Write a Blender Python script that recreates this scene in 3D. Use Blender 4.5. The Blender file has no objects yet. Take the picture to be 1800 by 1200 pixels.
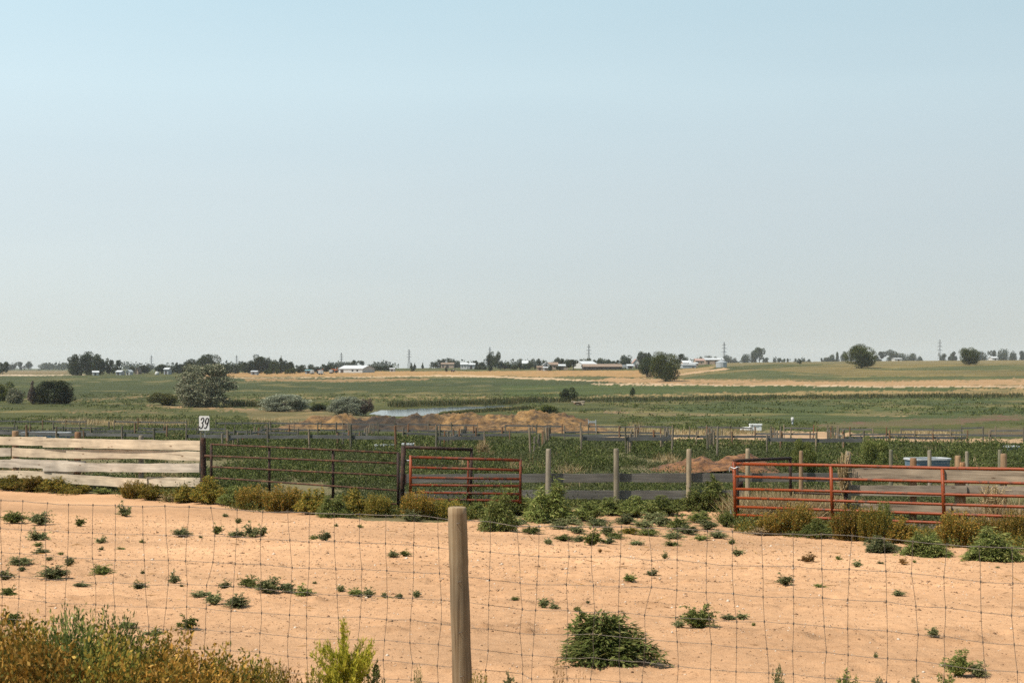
import bpy, math, random
import numpy as np
from mathutils import Vector
R = np.random.default_rng(7)
random.seed(7)
sc = bpy.context.scene
col = sc.collection
F, CX, HV = 2500.0, 900.0, 643.0          # focal length and eye level, in units of an 1800 wide frame

# ---------------------------------------------------------------- helpers
def link(o, parent=None):
    col.objects.link(o)
    if parent is not None: o.parent = parent
    return o

def tag(o, label=None, cat=None, group=None, kind=None):
    if label: o['label'] = label
    if cat: o['category'] = cat
    if group: o['group'] = group
    if kind: o['kind'] = kind
    return o

def empty(name, loc, rz=0.0):
    o = bpy.data.objects.new(name, None)
    o.location = loc; o.rotation_euler = (0, 0, rz); o.empty_display_size = .2
    return link(o)

def np_mesh(name, v, f, mat=None, smooth=False):
    """v (n,3), f (m,k) with k 3 or 4"""
    v = np.asarray(v, np.float32); f = np.asarray(f, np.int32)
    me = bpy.data.meshes.new(name)
    k = f.shape[1]
    me.vertices.add(len(v)); me.vertices.foreach_set('co', v.ravel())
    me.loops.add(f.size); me.loops.foreach_set('vertex_index', f.ravel())
    me.polygons.add(len(f))
    me.polygons.foreach_set('loop_start', np.arange(0, f.size, k, dtype=np.int32))
    me.update(calc_edges=True)
    if smooth: me.polygons.foreach_set('use_smooth', np.ones(len(f), bool))
    if mat: me.materials.append(mat)
    return me

class MB:
    def __init__(s): s.v = []; s.f = []; s.n = 0
    def add(s, v, f):
        v = np.asarray(v, float)
        s.v.append(v); s.f += [[i + s.n for i in q] for q in f]; s.n += len(v)
    def box(s, c, d, rz=0.0):
        x, y, z = d[0]/2, d[1]/2, d[2]/2
        p = np.array([[a*x, b*y, e*z] for e in (-1, 1) for a, b in ((-1,-1),(1,-1),(1,1),(-1,1))])
        ca, sa = math.cos(rz), math.sin(rz)
        p = np.stack([p[:,0]*ca-p[:,1]*sa, p[:,0]*sa+p[:,1]*ca, p[:,2]], 1) + np.array(c)
        s.add(p, [(3,2,1,0),(4,5,6,7),(0,1,5,4),(1,2,6,5),(2,3,7,6),(3,0,4,7)])
    def bar(s, a, b, r, n=8, r2=None):
        s.tube([a, b], [r, r if r2 is None else r2], n)
    def tube(s, pts, rs, n=8, cap=True):
        P = np.array(pts, float); k = len(P)
        if np.isscalar(rs): rs = [rs]*k
        T = np.gradient(P, axis=0)
        T /= np.linalg.norm(T, axis=1)[:, None] + 1e-12
        ref = np.array([0, 0, 1.]) if abs(T[0][2]) < .9 else np.array([0, 1., 0])
        V = []
        for i in range(k):
            a = np.cross(T[i], ref); a /= np.linalg.norm(a) + 1e-12
            b = np.cross(T[i], a)
            th = np.arange(n)*2*math.pi/n
            V.append(P[i] + rs[i]*(np.cos(th)[:,None]*a + np.sin(th)[:,None]*b))
        V = np.concatenate(V)
        Fc = []
        for i in range(k-1):
            for j in range(n):
                j2 = (j+1) % n
                Fc.append((i*n+j, i*n+j2, (i+1)*n+j2, (i+1)*n+j))
        if cap:
            Fc.append(tuple(range(n-1, -1, -1))); Fc.append(tuple(range((k-1)*n, k*n)))
        s.add(V, Fc)
    def prism(s, poly, y0, y1):
        """polygon in x,z extruded from y0 to y1"""
        n = len(poly)
        v = [(x, y0, z) for x, z in poly] + [(x, y1, z) for x, z in poly]
        f = [tuple(range(n)), tuple(range(2*n-1, n-1, -1))]
        for i in range(n):
            j = (i+1) % n
            f.append((i, n+i, n+j, j))
        s.add(v, f)
    def mesh(s, name, mat, smooth=False):
        me = bpy.data.meshes.new(name)
        me.from_pydata(np.concatenate(s.v).tolist(), [], s.f); me.update()
        if smooth: me.polygons.foreach_set('use_smooth', np.ones(len(me.polygons), bool))
        me.materials.append(mat)
        return me
    def build(s, name, mat, parent=None, smooth=False):
        return link(bpy.data.objects.new(name, s.mesh(name, mat, smooth)), parent)

# value noise -------------------------------------------------------------
_T = np.random.default_rng(3).random((256, 256))
def vn(x, y):
    xi = np.floor(x).astype(int); yi = np.floor(y).astype(int)
    fx = x-xi; fy = y-yi
    fx = fx*fx*(3-2*fx); fy = fy*fy*(3-2*fy)
    a = _T[xi & 255, yi & 255]; b = _T[(xi+1) & 255, yi & 255]
    c = _T[xi & 255, (yi+1) & 255]; d = _T[(xi+1) & 255, (yi+1) & 255]
    return (a*(1-fx)+b*fx)*(1-fy) + (c*(1-fx)+d*fx)*fy - .5
def fbm(x, y, o=4):
    r = 0; a = 1.0
    for i in range(o):
        r = r + a*vn(x*2**i + 17.3*i, y*2**i + 5.1*i); a *= .5
    return r

# ---------------------------------------------------------------- materials
def new_mat(name):
    m = bpy.data.materials.new(name); m.use_nodes = True
    nt = m.node_tree
    return m, nt, nt.nodes['Principled BSDF'], nt.nodes.new, nt.links.new

def ramp(nt, fac, stops):
    r = nt.nodes.new('ShaderNodeValToRGB')
    el = r.color_ramp.elements
    el[0].position, el[0].color = stops[0][0], (*stops[0][1], 1)
    el[1].position, el[1].color = stops[-1][0], (*stops[-1][1], 1)
    for p, c in stops[1:-1]:
        e = el.new(p); e.color = (*c, 1)
    nt.links.new(fac, r.inputs[0])
    return r.outputs[0]

def noise(nt, scale, detail=4, mp=None, rough=.6, coord='Object'):
    tc = nt.nodes.new('ShaderNodeTexCoord')
    src = tc.outputs[coord]
    if mp:
        m = nt.nodes.new('ShaderNodeMapping'); m.inputs['Scale'].default_value = mp
        nt.links.new(src, m.inputs[0]); src = m.outputs[0]
    n = nt.nodes.new('ShaderNodeTexNoise')
    n.inputs['Scale'].default_value = scale; n.inputs['Detail'].default_value = detail
    n.inputs['Roughness'].default_value = rough
    nt.links.new(src, n.inputs['Vector'])
    return n.outputs[0]

def mul(nt, a, b, fac=1.0, mode='MULTIPLY'):
    m = nt.nodes.new('ShaderNodeMix'); m.data_type = 'RGBA'; m.blend_type = mode
    m.inputs[0].default_value = fac
    nt.links.new(a, m.inputs[6])
    if isinstance(b, tuple): m.inputs[7].default_value = (*b, 1)
    else: nt.links.new(b, m.inputs[7])
    return m.outputs[2]

def mixc(nt, fac, a, b):
    m = nt.nodes.new('ShaderNodeMix'); m.data_type = 'RGBA'
    nt.links.new(fac, m.inputs[0])
    for i, c in ((6, a), (7, b)):
        if isinstance(c, tuple): m.inputs[i].default_value = (*c, 1)
        else: nt.links.new(c, m.inputs[i])
    return m.outputs[2]

def bump(nt, bsdf, h, strength=.4, dist=.02):
    b = nt.nodes.new('ShaderNodeBump'); b.inputs['Strength'].default_value = strength
    b.inputs['Distance'].default_value = dist
    nt.links.new(h, b.inputs['Height']); nt.links.new(b.outputs[0], bsdf.inputs['Normal'])

def dim(stops, k): return [(p, tuple(x*k for x in c)) for p, c in stops]
def leaf_mat(name, stops, trans=.3, objvar=.5):
    stops = dim(stops, .88)
    m, nt, b, N, L = new_mat(name)
    g = N('ShaderNodeNewGeometry'); oi = N('ShaderNodeObjectInfo')
    c = ramp(nt, g.outputs['Random Per Island'], stops)
    v = ramp(nt, oi.outputs['Random'], [(0, (1-objvar*.6,)*3), (1, (1+objvar*.6,)*3)])
    c = mul(nt, c, v)
    L(c, b.inputs['Base Color']); b.inputs['Roughness'].default_value = .65
    b.inputs['Specular IOR Level'].default_value = .1
    if trans:
        t = N('ShaderNodeBsdfTranslucent'); L(c, t.inputs[0])
        mx = N('ShaderNodeMixShader'); mx.inputs[0].default_value = trans
        L(b.outputs[0], mx.inputs[1]); L(t.outputs[0], mx.inputs[2])
        L(mx.outputs[0], nt.nodes['Material Output'].inputs[0])
    return m

def wood_mat(name, stops, mp=(1.2, 1.2, 28), objcols=None, bstr=.35, knots=False):
    stops = dim(stops, .74)
    m, nt, b, N, L = new_mat(name)
    n1 = noise(nt, 1.6, 6, mp, .65)
    c = ramp(nt, n1, stops)
    n2 = noise(nt, 1.3, 3, (1, 1, 1.5))
    c = mul(nt, c, ramp(nt, n2, [(.3, (.62, .61, .60)), (.7, (1.15, 1.12, 1.08))]))
    if objcols:
        oi = N('ShaderNodeObjectInfo')
        r = ramp(nt, oi.outputs['Random'], objcols)
        r.node.color_ramp.interpolation = 'CONSTANT'
        c = mul(nt, c, r)
    if knots:
        vo = N('ShaderNodeTexVoronoi'); vo.inputs['Scale'].default_value = 2.3
        tc = N('ShaderNodeTexCoord'); mpn = N('ShaderNodeMapping'); mpn.inputs['Scale'].default_value = (1, 1, 3.2)
        L(tc.outputs['Object'], mpn.inputs[0]); L(mpn.outputs[0], vo.inputs['Vector'])
        k = ramp(nt, vo.outputs['Distance'], [(0, (.28, .2, .14)), (.075, (.45, .35, .27)), (.13, (1, 1, 1))])
        c = mul(nt, c, k)
    L(c, b.inputs['Base Color']); b.inputs['Roughness'].default_value = .85
    bump(nt, b, n1, bstr, .006)
    return m

def paint_mat(name, a, bcol, scale=6, rough=.45, thresh=(.45, .65), metallic=0.0, mp=None):
    a = tuple(x*.74 for x in a); bcol = tuple(x*.74 for x in bcol)
    m, nt, b, N, L = new_mat(name)
    n = noise(nt, scale, 6, mp)
    c = ramp(nt, n, [(thresh[0], a), (thresh[1], bcol)])
    b.inputs['Specular IOR Level'].default_value = .22
    L(c, b.inputs['Base Color']); b.inputs['Roughness'].default_value = rough
    b.inputs['Metallic'].default_value = metallic
    bump(nt, b, n, .12, .004)
    return m

M = {}
M['kochia_yellow'] = leaf_mat('kochia_yellow', [(0, (.07, .085, .02)), (.42, (.165, .135, .024)), (.75, (.31, .165, .028)), (1, (.45, .28, .075))], .3)
M['kochia_mixed'] = leaf_mat('kochia_mixed', [(0, (.07, .09, .02)), (.4, (.15, .15, .03)), (.7, (.30, .21, .035)), (1, (.44, .28, .06))], .3)
M['weed_green'] = leaf_mat('weed_green', [(0, (.07, .09, .022)), (.5, (.135, .16, .040)), (.88, (.235, .245, .075)), (1, (.33, .30, .11))], .28)
M['weed_grey'] = leaf_mat('weed_grey', [(0, (.075, .09, .034)), (.6, (.155, .17, .068)), (1, (.33, .31, .15))], .25)
M['weed_bright'] = leaf_mat('weed_bright', [(0, (.15, .165, .018)), (.5, (.33, .31, .03)), (1, (.60, .50, .08))], .45)
M['weed_dead'] = leaf_mat('weed_dead', [(0, (.10, .05, .018)), (.6, (.24, .13, .04)), (1, (.36, .24, .1))], .2)
M['straw'] = leaf_mat('straw', [(0, (.22, .14, .06)), (.6, (.42, .30, .15)), (1, (.6, .48, .3))], .2)
M['kochia_gold'] = leaf_mat('kochia_gold', [(0, (.08, .085, .02)), (.3, (.19, .13, .022)), (.7, (.34, .165, .026)), (1, (.48, .29, .075))], .3)
M['pen_green'] = leaf_mat('pen_green', [(0, (.036, .050, .013)), (.5, (.072, .092, .024)), (.9, (.14, .155, .045)), (1, (.20, .19, .07))], .25)
M['pen_grey'] = leaf_mat('pen_grey', [(0, (.042, .055, .018)), (.6, (.085, .102, .036)), (1, (.18, .18, .08))], .25)
M['tree_dark'] = leaf_mat('tree_dark', [(0, (.018, .026, .010)), (.6, (.034, .046, .016)), (1, (.065, .075, .026))], .2)
M['tree_green'] = leaf_mat('tree_green', [(0, (.026, .038, .007)), (.6, (.056, .070, .013)), (1, (.125, .125, .028))], .2)
M['tree_olive'] = leaf_mat('tree_olive', [(0, (.065, .075, .04)), (.5, (.14, .146, .086)), (.85, (.225, .225, .148)), (1, (.28, .22, .145))], .15)
M['tree_silver'] = leaf_mat('tree_silver', [(0, (.13, .15, .10)), (.6, (.25, .27, .19)), (1, (.40, .40, .28))], .15)
M['tree_yellow'] = leaf_mat('tree_yellow', [(0, (.06, .07, .018)), (.6, (.12, .12, .028)), (1, (.20, .17, .045))], .2)
M['twig'] = leaf_mat('twig', [(0, (.09, .065, .05)), (1, (.2, .15, .115))], 0)
M['reed'] = leaf_mat('reed', [(0, (.04, .052, .018)), (.7, (.08, .088, .03)), (1, (.24, .18, .075))], .2)
M['crop'] = leaf_mat('crop', [(0, (.042, .054, .015)), (.6, (.075, .092, .026)), (1, (.13, .135, .045))], .2)
M['bark'] = wood_mat('bark', [(.3, (.05, .038, .028)), (.7, (.12, .09, .065))], (20, 20, 2))
M['plank_pale'] = wood_mat('plank_pale', [(.3, (.24, .19, .14)), (.4, (.50, .43, .35)), (.58, (.66, .575, .475)), (.75, (.78, .69, .58))], (.7, .7, 11), bstr=.3, knots=True,
                           objcols=[(0, (1, .95, .85)), (.3, (.92, .92, .92)), (.6, (1.05, .98, .86)), (.8, (.85, .84, .82))])
M['plank_weathered'] = wood_mat('plank_weathered', [(.3, (.09, .066, .046)), (.45, (.30, .235, .175)), (.75, (.52, .42, .32))], (.8, .8, 13), bstr=.5, knots=True,
                                objcols=[(0, (1, .96, .9)), (.4, (.85, .85, .87)), (.7, (1.15, 1.05, .92))])
M['plank_grey'] = wood_mat('plank_grey', [(.28, (.085, .078, .068)), (.55, (.16, .147, .13)), (.8, (.27, .25, .22))], (.8, .8, 22), bstr=.4)
M['post_wood'] = wood_mat('post_wood', [(.25, (.20, .165, .12)), (.5, (.31, .26, .19)), (.8, (.44, .38, .29))], (22, 22, 1.3), bstr=.3,
                          objcols=[(0, (1, 1, 1)), (.25, (.62, .68, .6)), (.42, (1.1, .82, .6)), (.55, (.8, .8, .76)), (.72, (1, .62, .38)), (.85, (1.15, 1.08, .95))])
M['pen_post'] = wood_mat('pen_post', [(.25, (.11, .088, .066)), (.5, (.18, .15, .112)), (.8, (.28, .24, .185))], (22, 22, 1.3), bstr=.3,
                         objcols=[(0, (1, 1, .97)), (.2, (.6, .66, .56)), (.38, (1.15, .8, .56)), (.5, (.7, .7, .66)), (.66, (1, .55, .3)), (.8, (1.3, 1.2, 1.05))])
M['pen_board'] = wood_mat('pen_board', [(.28, (.055, .056, .055)), (.55, (.10, .102, .10)), (.8, (.17, .17, .165))], (.8, .8, 22), bstr=.4)
M['post_near'] = wood_mat('post_near', [(.28, (.075, .042, .017)), (.42, (.225, .145, .07)), (.58, (.31, .225, .132)), (.8, (.41, .325, .215))], (34, 34, .9), bstr=.8)
M['rust'] = paint_mat('rust', (.055, .026, .016), (.15, .065, .032), 9, .8)
M['rust_dark'] = paint_mat('rust_dark', (.028, .016, .012), (.075, .035, .022), 7, .75)
M['gate_red'] = paint_mat('gate_red', (.085, .03, .014), (.245, .045, .008), 9, .5, (.36, .47))
M['gate_red_old'] = paint_mat('gate_red_old', (.05, .02, .01), (.15, .027, .006), 9, .6, (.38, .52))
M['galv'] = paint_mat('galv', (.40, .42, .43), (.55, .56, .56), 12, .4, metallic=.4)
M['wire'] = paint_mat('wire', (.10, .085, .07), (.22, .17, .13), 30, .6, metallic=.3)
M['white'] = paint_mat('white', (.72, .72, .70), (.80, .80, .78), 8, .5, (.3, .6))
M['black'] = paint_mat('black', (.015, .015, .016), (.02, .02, .02), 8, .6)
M['trough_blue'] = paint_mat('trough_blue', (.10, .16, .21), (.16, .22, .26), 4, .5)
M['wall_white'] = paint_mat('wall_white', (.46, .45, .43), (.58, .57, .55), 1.2, .7, (.3, .7))
M['wall_grey'] = paint_mat('wall_grey', (.36, .37, .38), (.45, .46, .47), 1.2, .6, (.3, .7))
M['wall_tan'] = paint_mat('wall_tan', (.36, .26, .19), (.44, .33, .25), 1.2, .8, (.3, .7))
M['wall_dark'] = paint_mat('wall_dark', (.055, .042, .036), (.09, .07, .058), 1.5, .8, (.3, .7))
M['roof_white'] = paint_mat('roof_white', (.46, .47, .48), (.60, .60, .60), .8, .45, (.3, .7))
M['roof_brown'] = paint_mat('roof_brown', (.20, .14, .10), (.28, .20, .145), .8, .75, (.3, .7))
M['roof_teal'] = paint_mat('roof_teal', (.10, .22, .24), (.14, .28, .30), .8, .5, (.3, .7))
M['roof_pink'] = paint_mat('roof_pink', (.32, .20, .165), (.40, .26, .21), .8, .6, (.3, .7))
M['machine_orange'] = paint_mat('machine_orange', (.45, .12, .03), (.52, .17, .05), 2, .5)
M['glass'] = paint_mat('glass', (.02, .025, .03), (.03, .035, .04), 2, .15)
M['rubber'] = paint_mat('rubber', (.02, .02, .02), (.035, .033, .03), 5, .8)
M['pylon_steel'] = paint_mat('pylon_steel', (.18, .19, .2), (.26, .27, .28), 1, .6, metallic=.3)

def pebble_mat():
    m, nt, b, N, L = new_mat('pebble')
    g = N('ShaderNodeNewGeometry')
    c = ramp(nt, g.outputs['Random Per Island'], [(0, (.10, .05, .024)), (.4, (.27, .155, .08)), (.85, (.36, .22, .125)), (1, (.46, .40, .33))])
    L(c, b.inputs['Base Color']); b.inputs['Roughness'].default_value = .95
    return m
M['pebble'] = pebble_mat()

def terrain_mat(name, kind):
    m, nt, b, N, L = new_mat(name)
    at = N('ShaderNodeAttribute'); at.attribute_name = 'cover'
    c = at.outputs['Color']
    if kind == 'ground':
        n1 = noise(nt, .35, 5); n2 = noise(nt, 9, 6, None, .7); n3 = noise(nt, 55, 3, None, .7)
        c = mul(nt, c, ramp(nt, n1, [(.3, (.90, .86, .82)), (.7, (1.08, 1.07, 1.06))]))
        c = mul(nt, c, ramp(nt, n2, [(.3, (.84, .80, .76)), (.5, (1, 1, 1)), (.75, (1.1, 1.1, 1.1))]))
        c = mul(nt, c, ramp(nt, n3, [(.28, (.62, .55, .5)), (.42, (1, 1, 1)), (.75, (1.12, 1.12, 1.13))]))
        bm = N('ShaderNodeMath'); bm.operation = 'ADD'; L(n2, bm.inputs[0]); L(n3, bm.inputs[1])
        bump(nt, b, bm.outputs[0], .55, .02)
    elif kind == 'field':
        n1 = noise(nt, .05, 5, (.35, 1.6, 1)); n2 = noise(nt, 1.2, 5, (.5, 1, 1), .75); n3 = noise(nt, .011, 3, (1, 2, 1))
        n4 = noise(nt, .22, 6, (.12, 1.2, 1), .75)
        c = mul(nt, c, ramp(nt, n1, [(.3, (.72, .74, .72)), (.5, (1, 1, 1)), (.72, (1.28, 1.2, 1.1))]))
        c = mul(nt, c, ramp(nt, n2, [(.3, (.62, .62, .62)), (.5, (1, 1, 1)), (.75, (1.4, 1.35, 1.3))]))
        c = mul(nt, c, ramp(nt, n3, [(.35, (.82, .86, .82)), (.65, (1.18, 1.12, 1.08))]))
        c = mul(nt, c, ramp(nt, n4, [(.32, (.62, .66, .66)), (.5, (1, 1, 1)), (.68, (1.4, 1.28, 1.15))]))
        bump(nt, b, n2, .8, .25)
    else:
        n1 = noise(nt, .12, 5, (.4, 1.4, 1)); n2 = noise(nt, 2.2, 5, None, .75)
        c = mul(nt, c, ramp(nt, n1, [(.3, (.8, .77, .74)), (.7, (1.15, 1.13, 1.1))]))
        c = mul(nt, c, ramp(nt, n2, [(.3, (.72, .7, .68)), (.5, (1, 1, 1)), (.75, (1.2, 1.2, 1.2))]))
        bump(nt, b, n2, .6, .1)
    L(c, b.inputs['Base Color']); b.inputs['Roughness'].default_value = .95
    b.inputs['Specular IOR Level'].default_value = .15
    return m

# ---------------------------------------------------------------- terrain
TY = np.array([-40, 2, 8, 12, 20, 26, 32, 40, 50, 70, 100, 130, 170, 210, 300, 400, 500, 600, 700, 800, 900, 1300, 2500, 7000.])
TU = np.array([0, 450, 900, 1350, 1800.])
TZ = np.array([
 [-1.8,-1.9,-1.95,-2.05,-2.45,-2.75,-2.95,-3.05,-3.15,-3.7,-4.5,-5.3,-5.9,-6.0,-5.95,-5.2,-4.4,-4.0,-4.0,-4.1,-4.3,-5,-6,-8],
 [-1.8,-1.9,-1.95,-2.08,-2.48,-2.80,-2.95,-3.05,-3.15,-3.75,-4.6,-5.5,-6.1,-6.2,-6.1,-5.1,-4.2,-3.4,-2.9,-2.9,-3.0,-3.5,-5,-8],
 [-1.8,-1.9,-1.95,-2.10,-2.52,-2.90,-3.02,-3.10,-3.15,-3.85,-4.8,-5.6,-6.17,-6.25,-6.1,-4.9,-3.6,-2.3,-1.2,-.6,-.5,-1.5,-4,-8],
 [-1.8,-1.9,-1.95,-2.12,-2.60,-3.08,-3.15,-3.15,-3.2,-3.9,-4.9,-5.4,-5.9,-6.0,-5.7,-4.0,-1.6,.2,1.8,2.4,2.4,.5,-3,-8],
 [-1.8,-1.9,-1.95,-2.14,-2.66,-3.18,-3.22,-3.2,-3.2,-3.95,-5.0,-5.3,-5.6,-5.7,-5.4,-3.0,-.6,1.6,3.0,3.3,3.2,1,-3,-8]])
_ly = np.log(np.maximum(TY, 1.0) + 6)
_LF = np.linspace(np.log(7.0), np.log(7006), 500)
_UF = np.linspace(-200, 2000, 89)
_G = np.stack([np.interp(_LF, _ly, TZ[i]) for i in range(5)])
_G = np.stack([np.interp(_UF, TU, _G[:, j]) for j in range(_G.shape[1])], 1)
def _sm(a, k, ax):
    w = np.exp(-.5*(np.arange(-3*k, 3*k+1)/k)**2); w /= w.sum()
    return np.apply_along_axis(lambda r: np.convolve(np.pad(r, 3*k, mode='edge'), w, 'valid'), ax, a)
_G = _sm(_sm(_G, 4, 1), 6, 0)
WATER_Z = -6.35
POND = [(648, 727), (668, 721.5), (720, 719), (770, 716.5), (830, 714.2), (880, 713), (905, 713.5), (870, 716), (815, 719.5), (775, 723), (762, 729.5), (715, 731.5), (680, 730.5)]
POND_XY = [((u-CX)*WATER_Z/(HV-v), F*WATER_Z/(HV-v)) for u, v in POND]

def inpoly(x, y, poly):
    r = np.zeros(np.shape(x), bool); n = len(poly)
    for i in range(n):
        x0, y0 = poly[i]; x1, y1 = poly[(i+1) % n]
        if y0 == y1: continue
        c = ((y0 > y) != (y1 > y)) & (x < (x1-x0)*(y-y0)/(y1-y0) + x0)
        r ^= c
    return r

def zbase(X, Y):
    X = np.asarray(X, float); Y = np.asarray(Y, float)
    u = np.clip(CX + F*X/np.maximum(Y, 6), -199, 1999)
    l = np.clip(np.log(np.maximum(Y, 1.0)+6), _LF[0], _LF[-1]-1e-6)
    a = (u+200)/2200*88; b = (l-_LF[0])/(_LF[-1]-_LF[0])*499
    i = np.minimum(a.astype(int), 87); j = np.minimum(b.astype(int), 498)
    fa = a-i; fb = b-j
    return (_G[i, j]*(1-fa)+_G[i+1, j]*fa)*(1-fb) + (_G[i, j+1]*(1-fa)+_G[i+1, j+1]*fa)*fb

TRACKS = [9.4, 10.9, 11.35, 12.9, 15.4, 17.0, 20.5]
def gz(X, Y):
    X = np.asarray(X, float); Y = np.asarray(Y, float)
    z = zbase(X, Y)
    amp = np.clip((Y-60)/200, 0, 1)
    z = z + fbm(X*.25, Y*.25, 3)*(.06+.10*amp)
    near = np.clip((34-Y)/8, 0, 1)
    z = z + near*(fbm(X*3.1, Y*3.1, 3)*.022 + fbm(X*14, Y*14, 2)*.011)
    z = z - near*np.clip(vn(X*4.3+1.7, Y*4.3)-.27, 0, 1)*.14*np.clip(.4+2.5*vn(X*.35, Y*.35+9), 0, 1)
    for k, t in enumerate(TRACKS):
        d = Y - t - .35*vn(X*.13 + 7*k, X*0+k*3.3) - .05*vn(X*1.7, X*0+k)
        z = z + near*np.exp(-(d/.10)**2)*(.06*vn(X*9, Y*9+k*5)+.014)*np.clip(1.4+4*vn(X*.4+k*9, X*0+2.2), 0, 1)
    ub = CX+F*X/np.maximum(Y, 6)
    wgt = np.clip((ub-620)/25, 0, 1)*np.clip((925-ub)/25, 0, 1)*np.clip((Y-128)/12, 0, 1)*np.clip((236-Y)/10, 0, 1)
    low = np.maximum(-.0362*Y-.02, WATER_Z+.05)
    z = z*(1-wgt)+np.minimum(z, low)*wgt
    pond = inpoly(X, Y, POND_XY)
    return np.where(pond, np.minimum(z, WATER_Z-.5), z)

def gz1(x, y): return float(gz(np.array([x]), np.array([y]))[0])
def at(u, Y):
    x = (u-CX)*Y/F
    return Vector((x, Y, gz1(x, Y)))
_YS = np.exp(np.linspace(np.log(5.), np.log(900.), 4000))
def hit(u, v):
    """first ground point seen at frame position u, v"""
    x = (u-CX)*_YS/F
    vv = HV - F*zbase(x, _YS)/_YS
    k = np.argmax(vv <= v)
    return at(u, float(_YS[k]))

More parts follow.
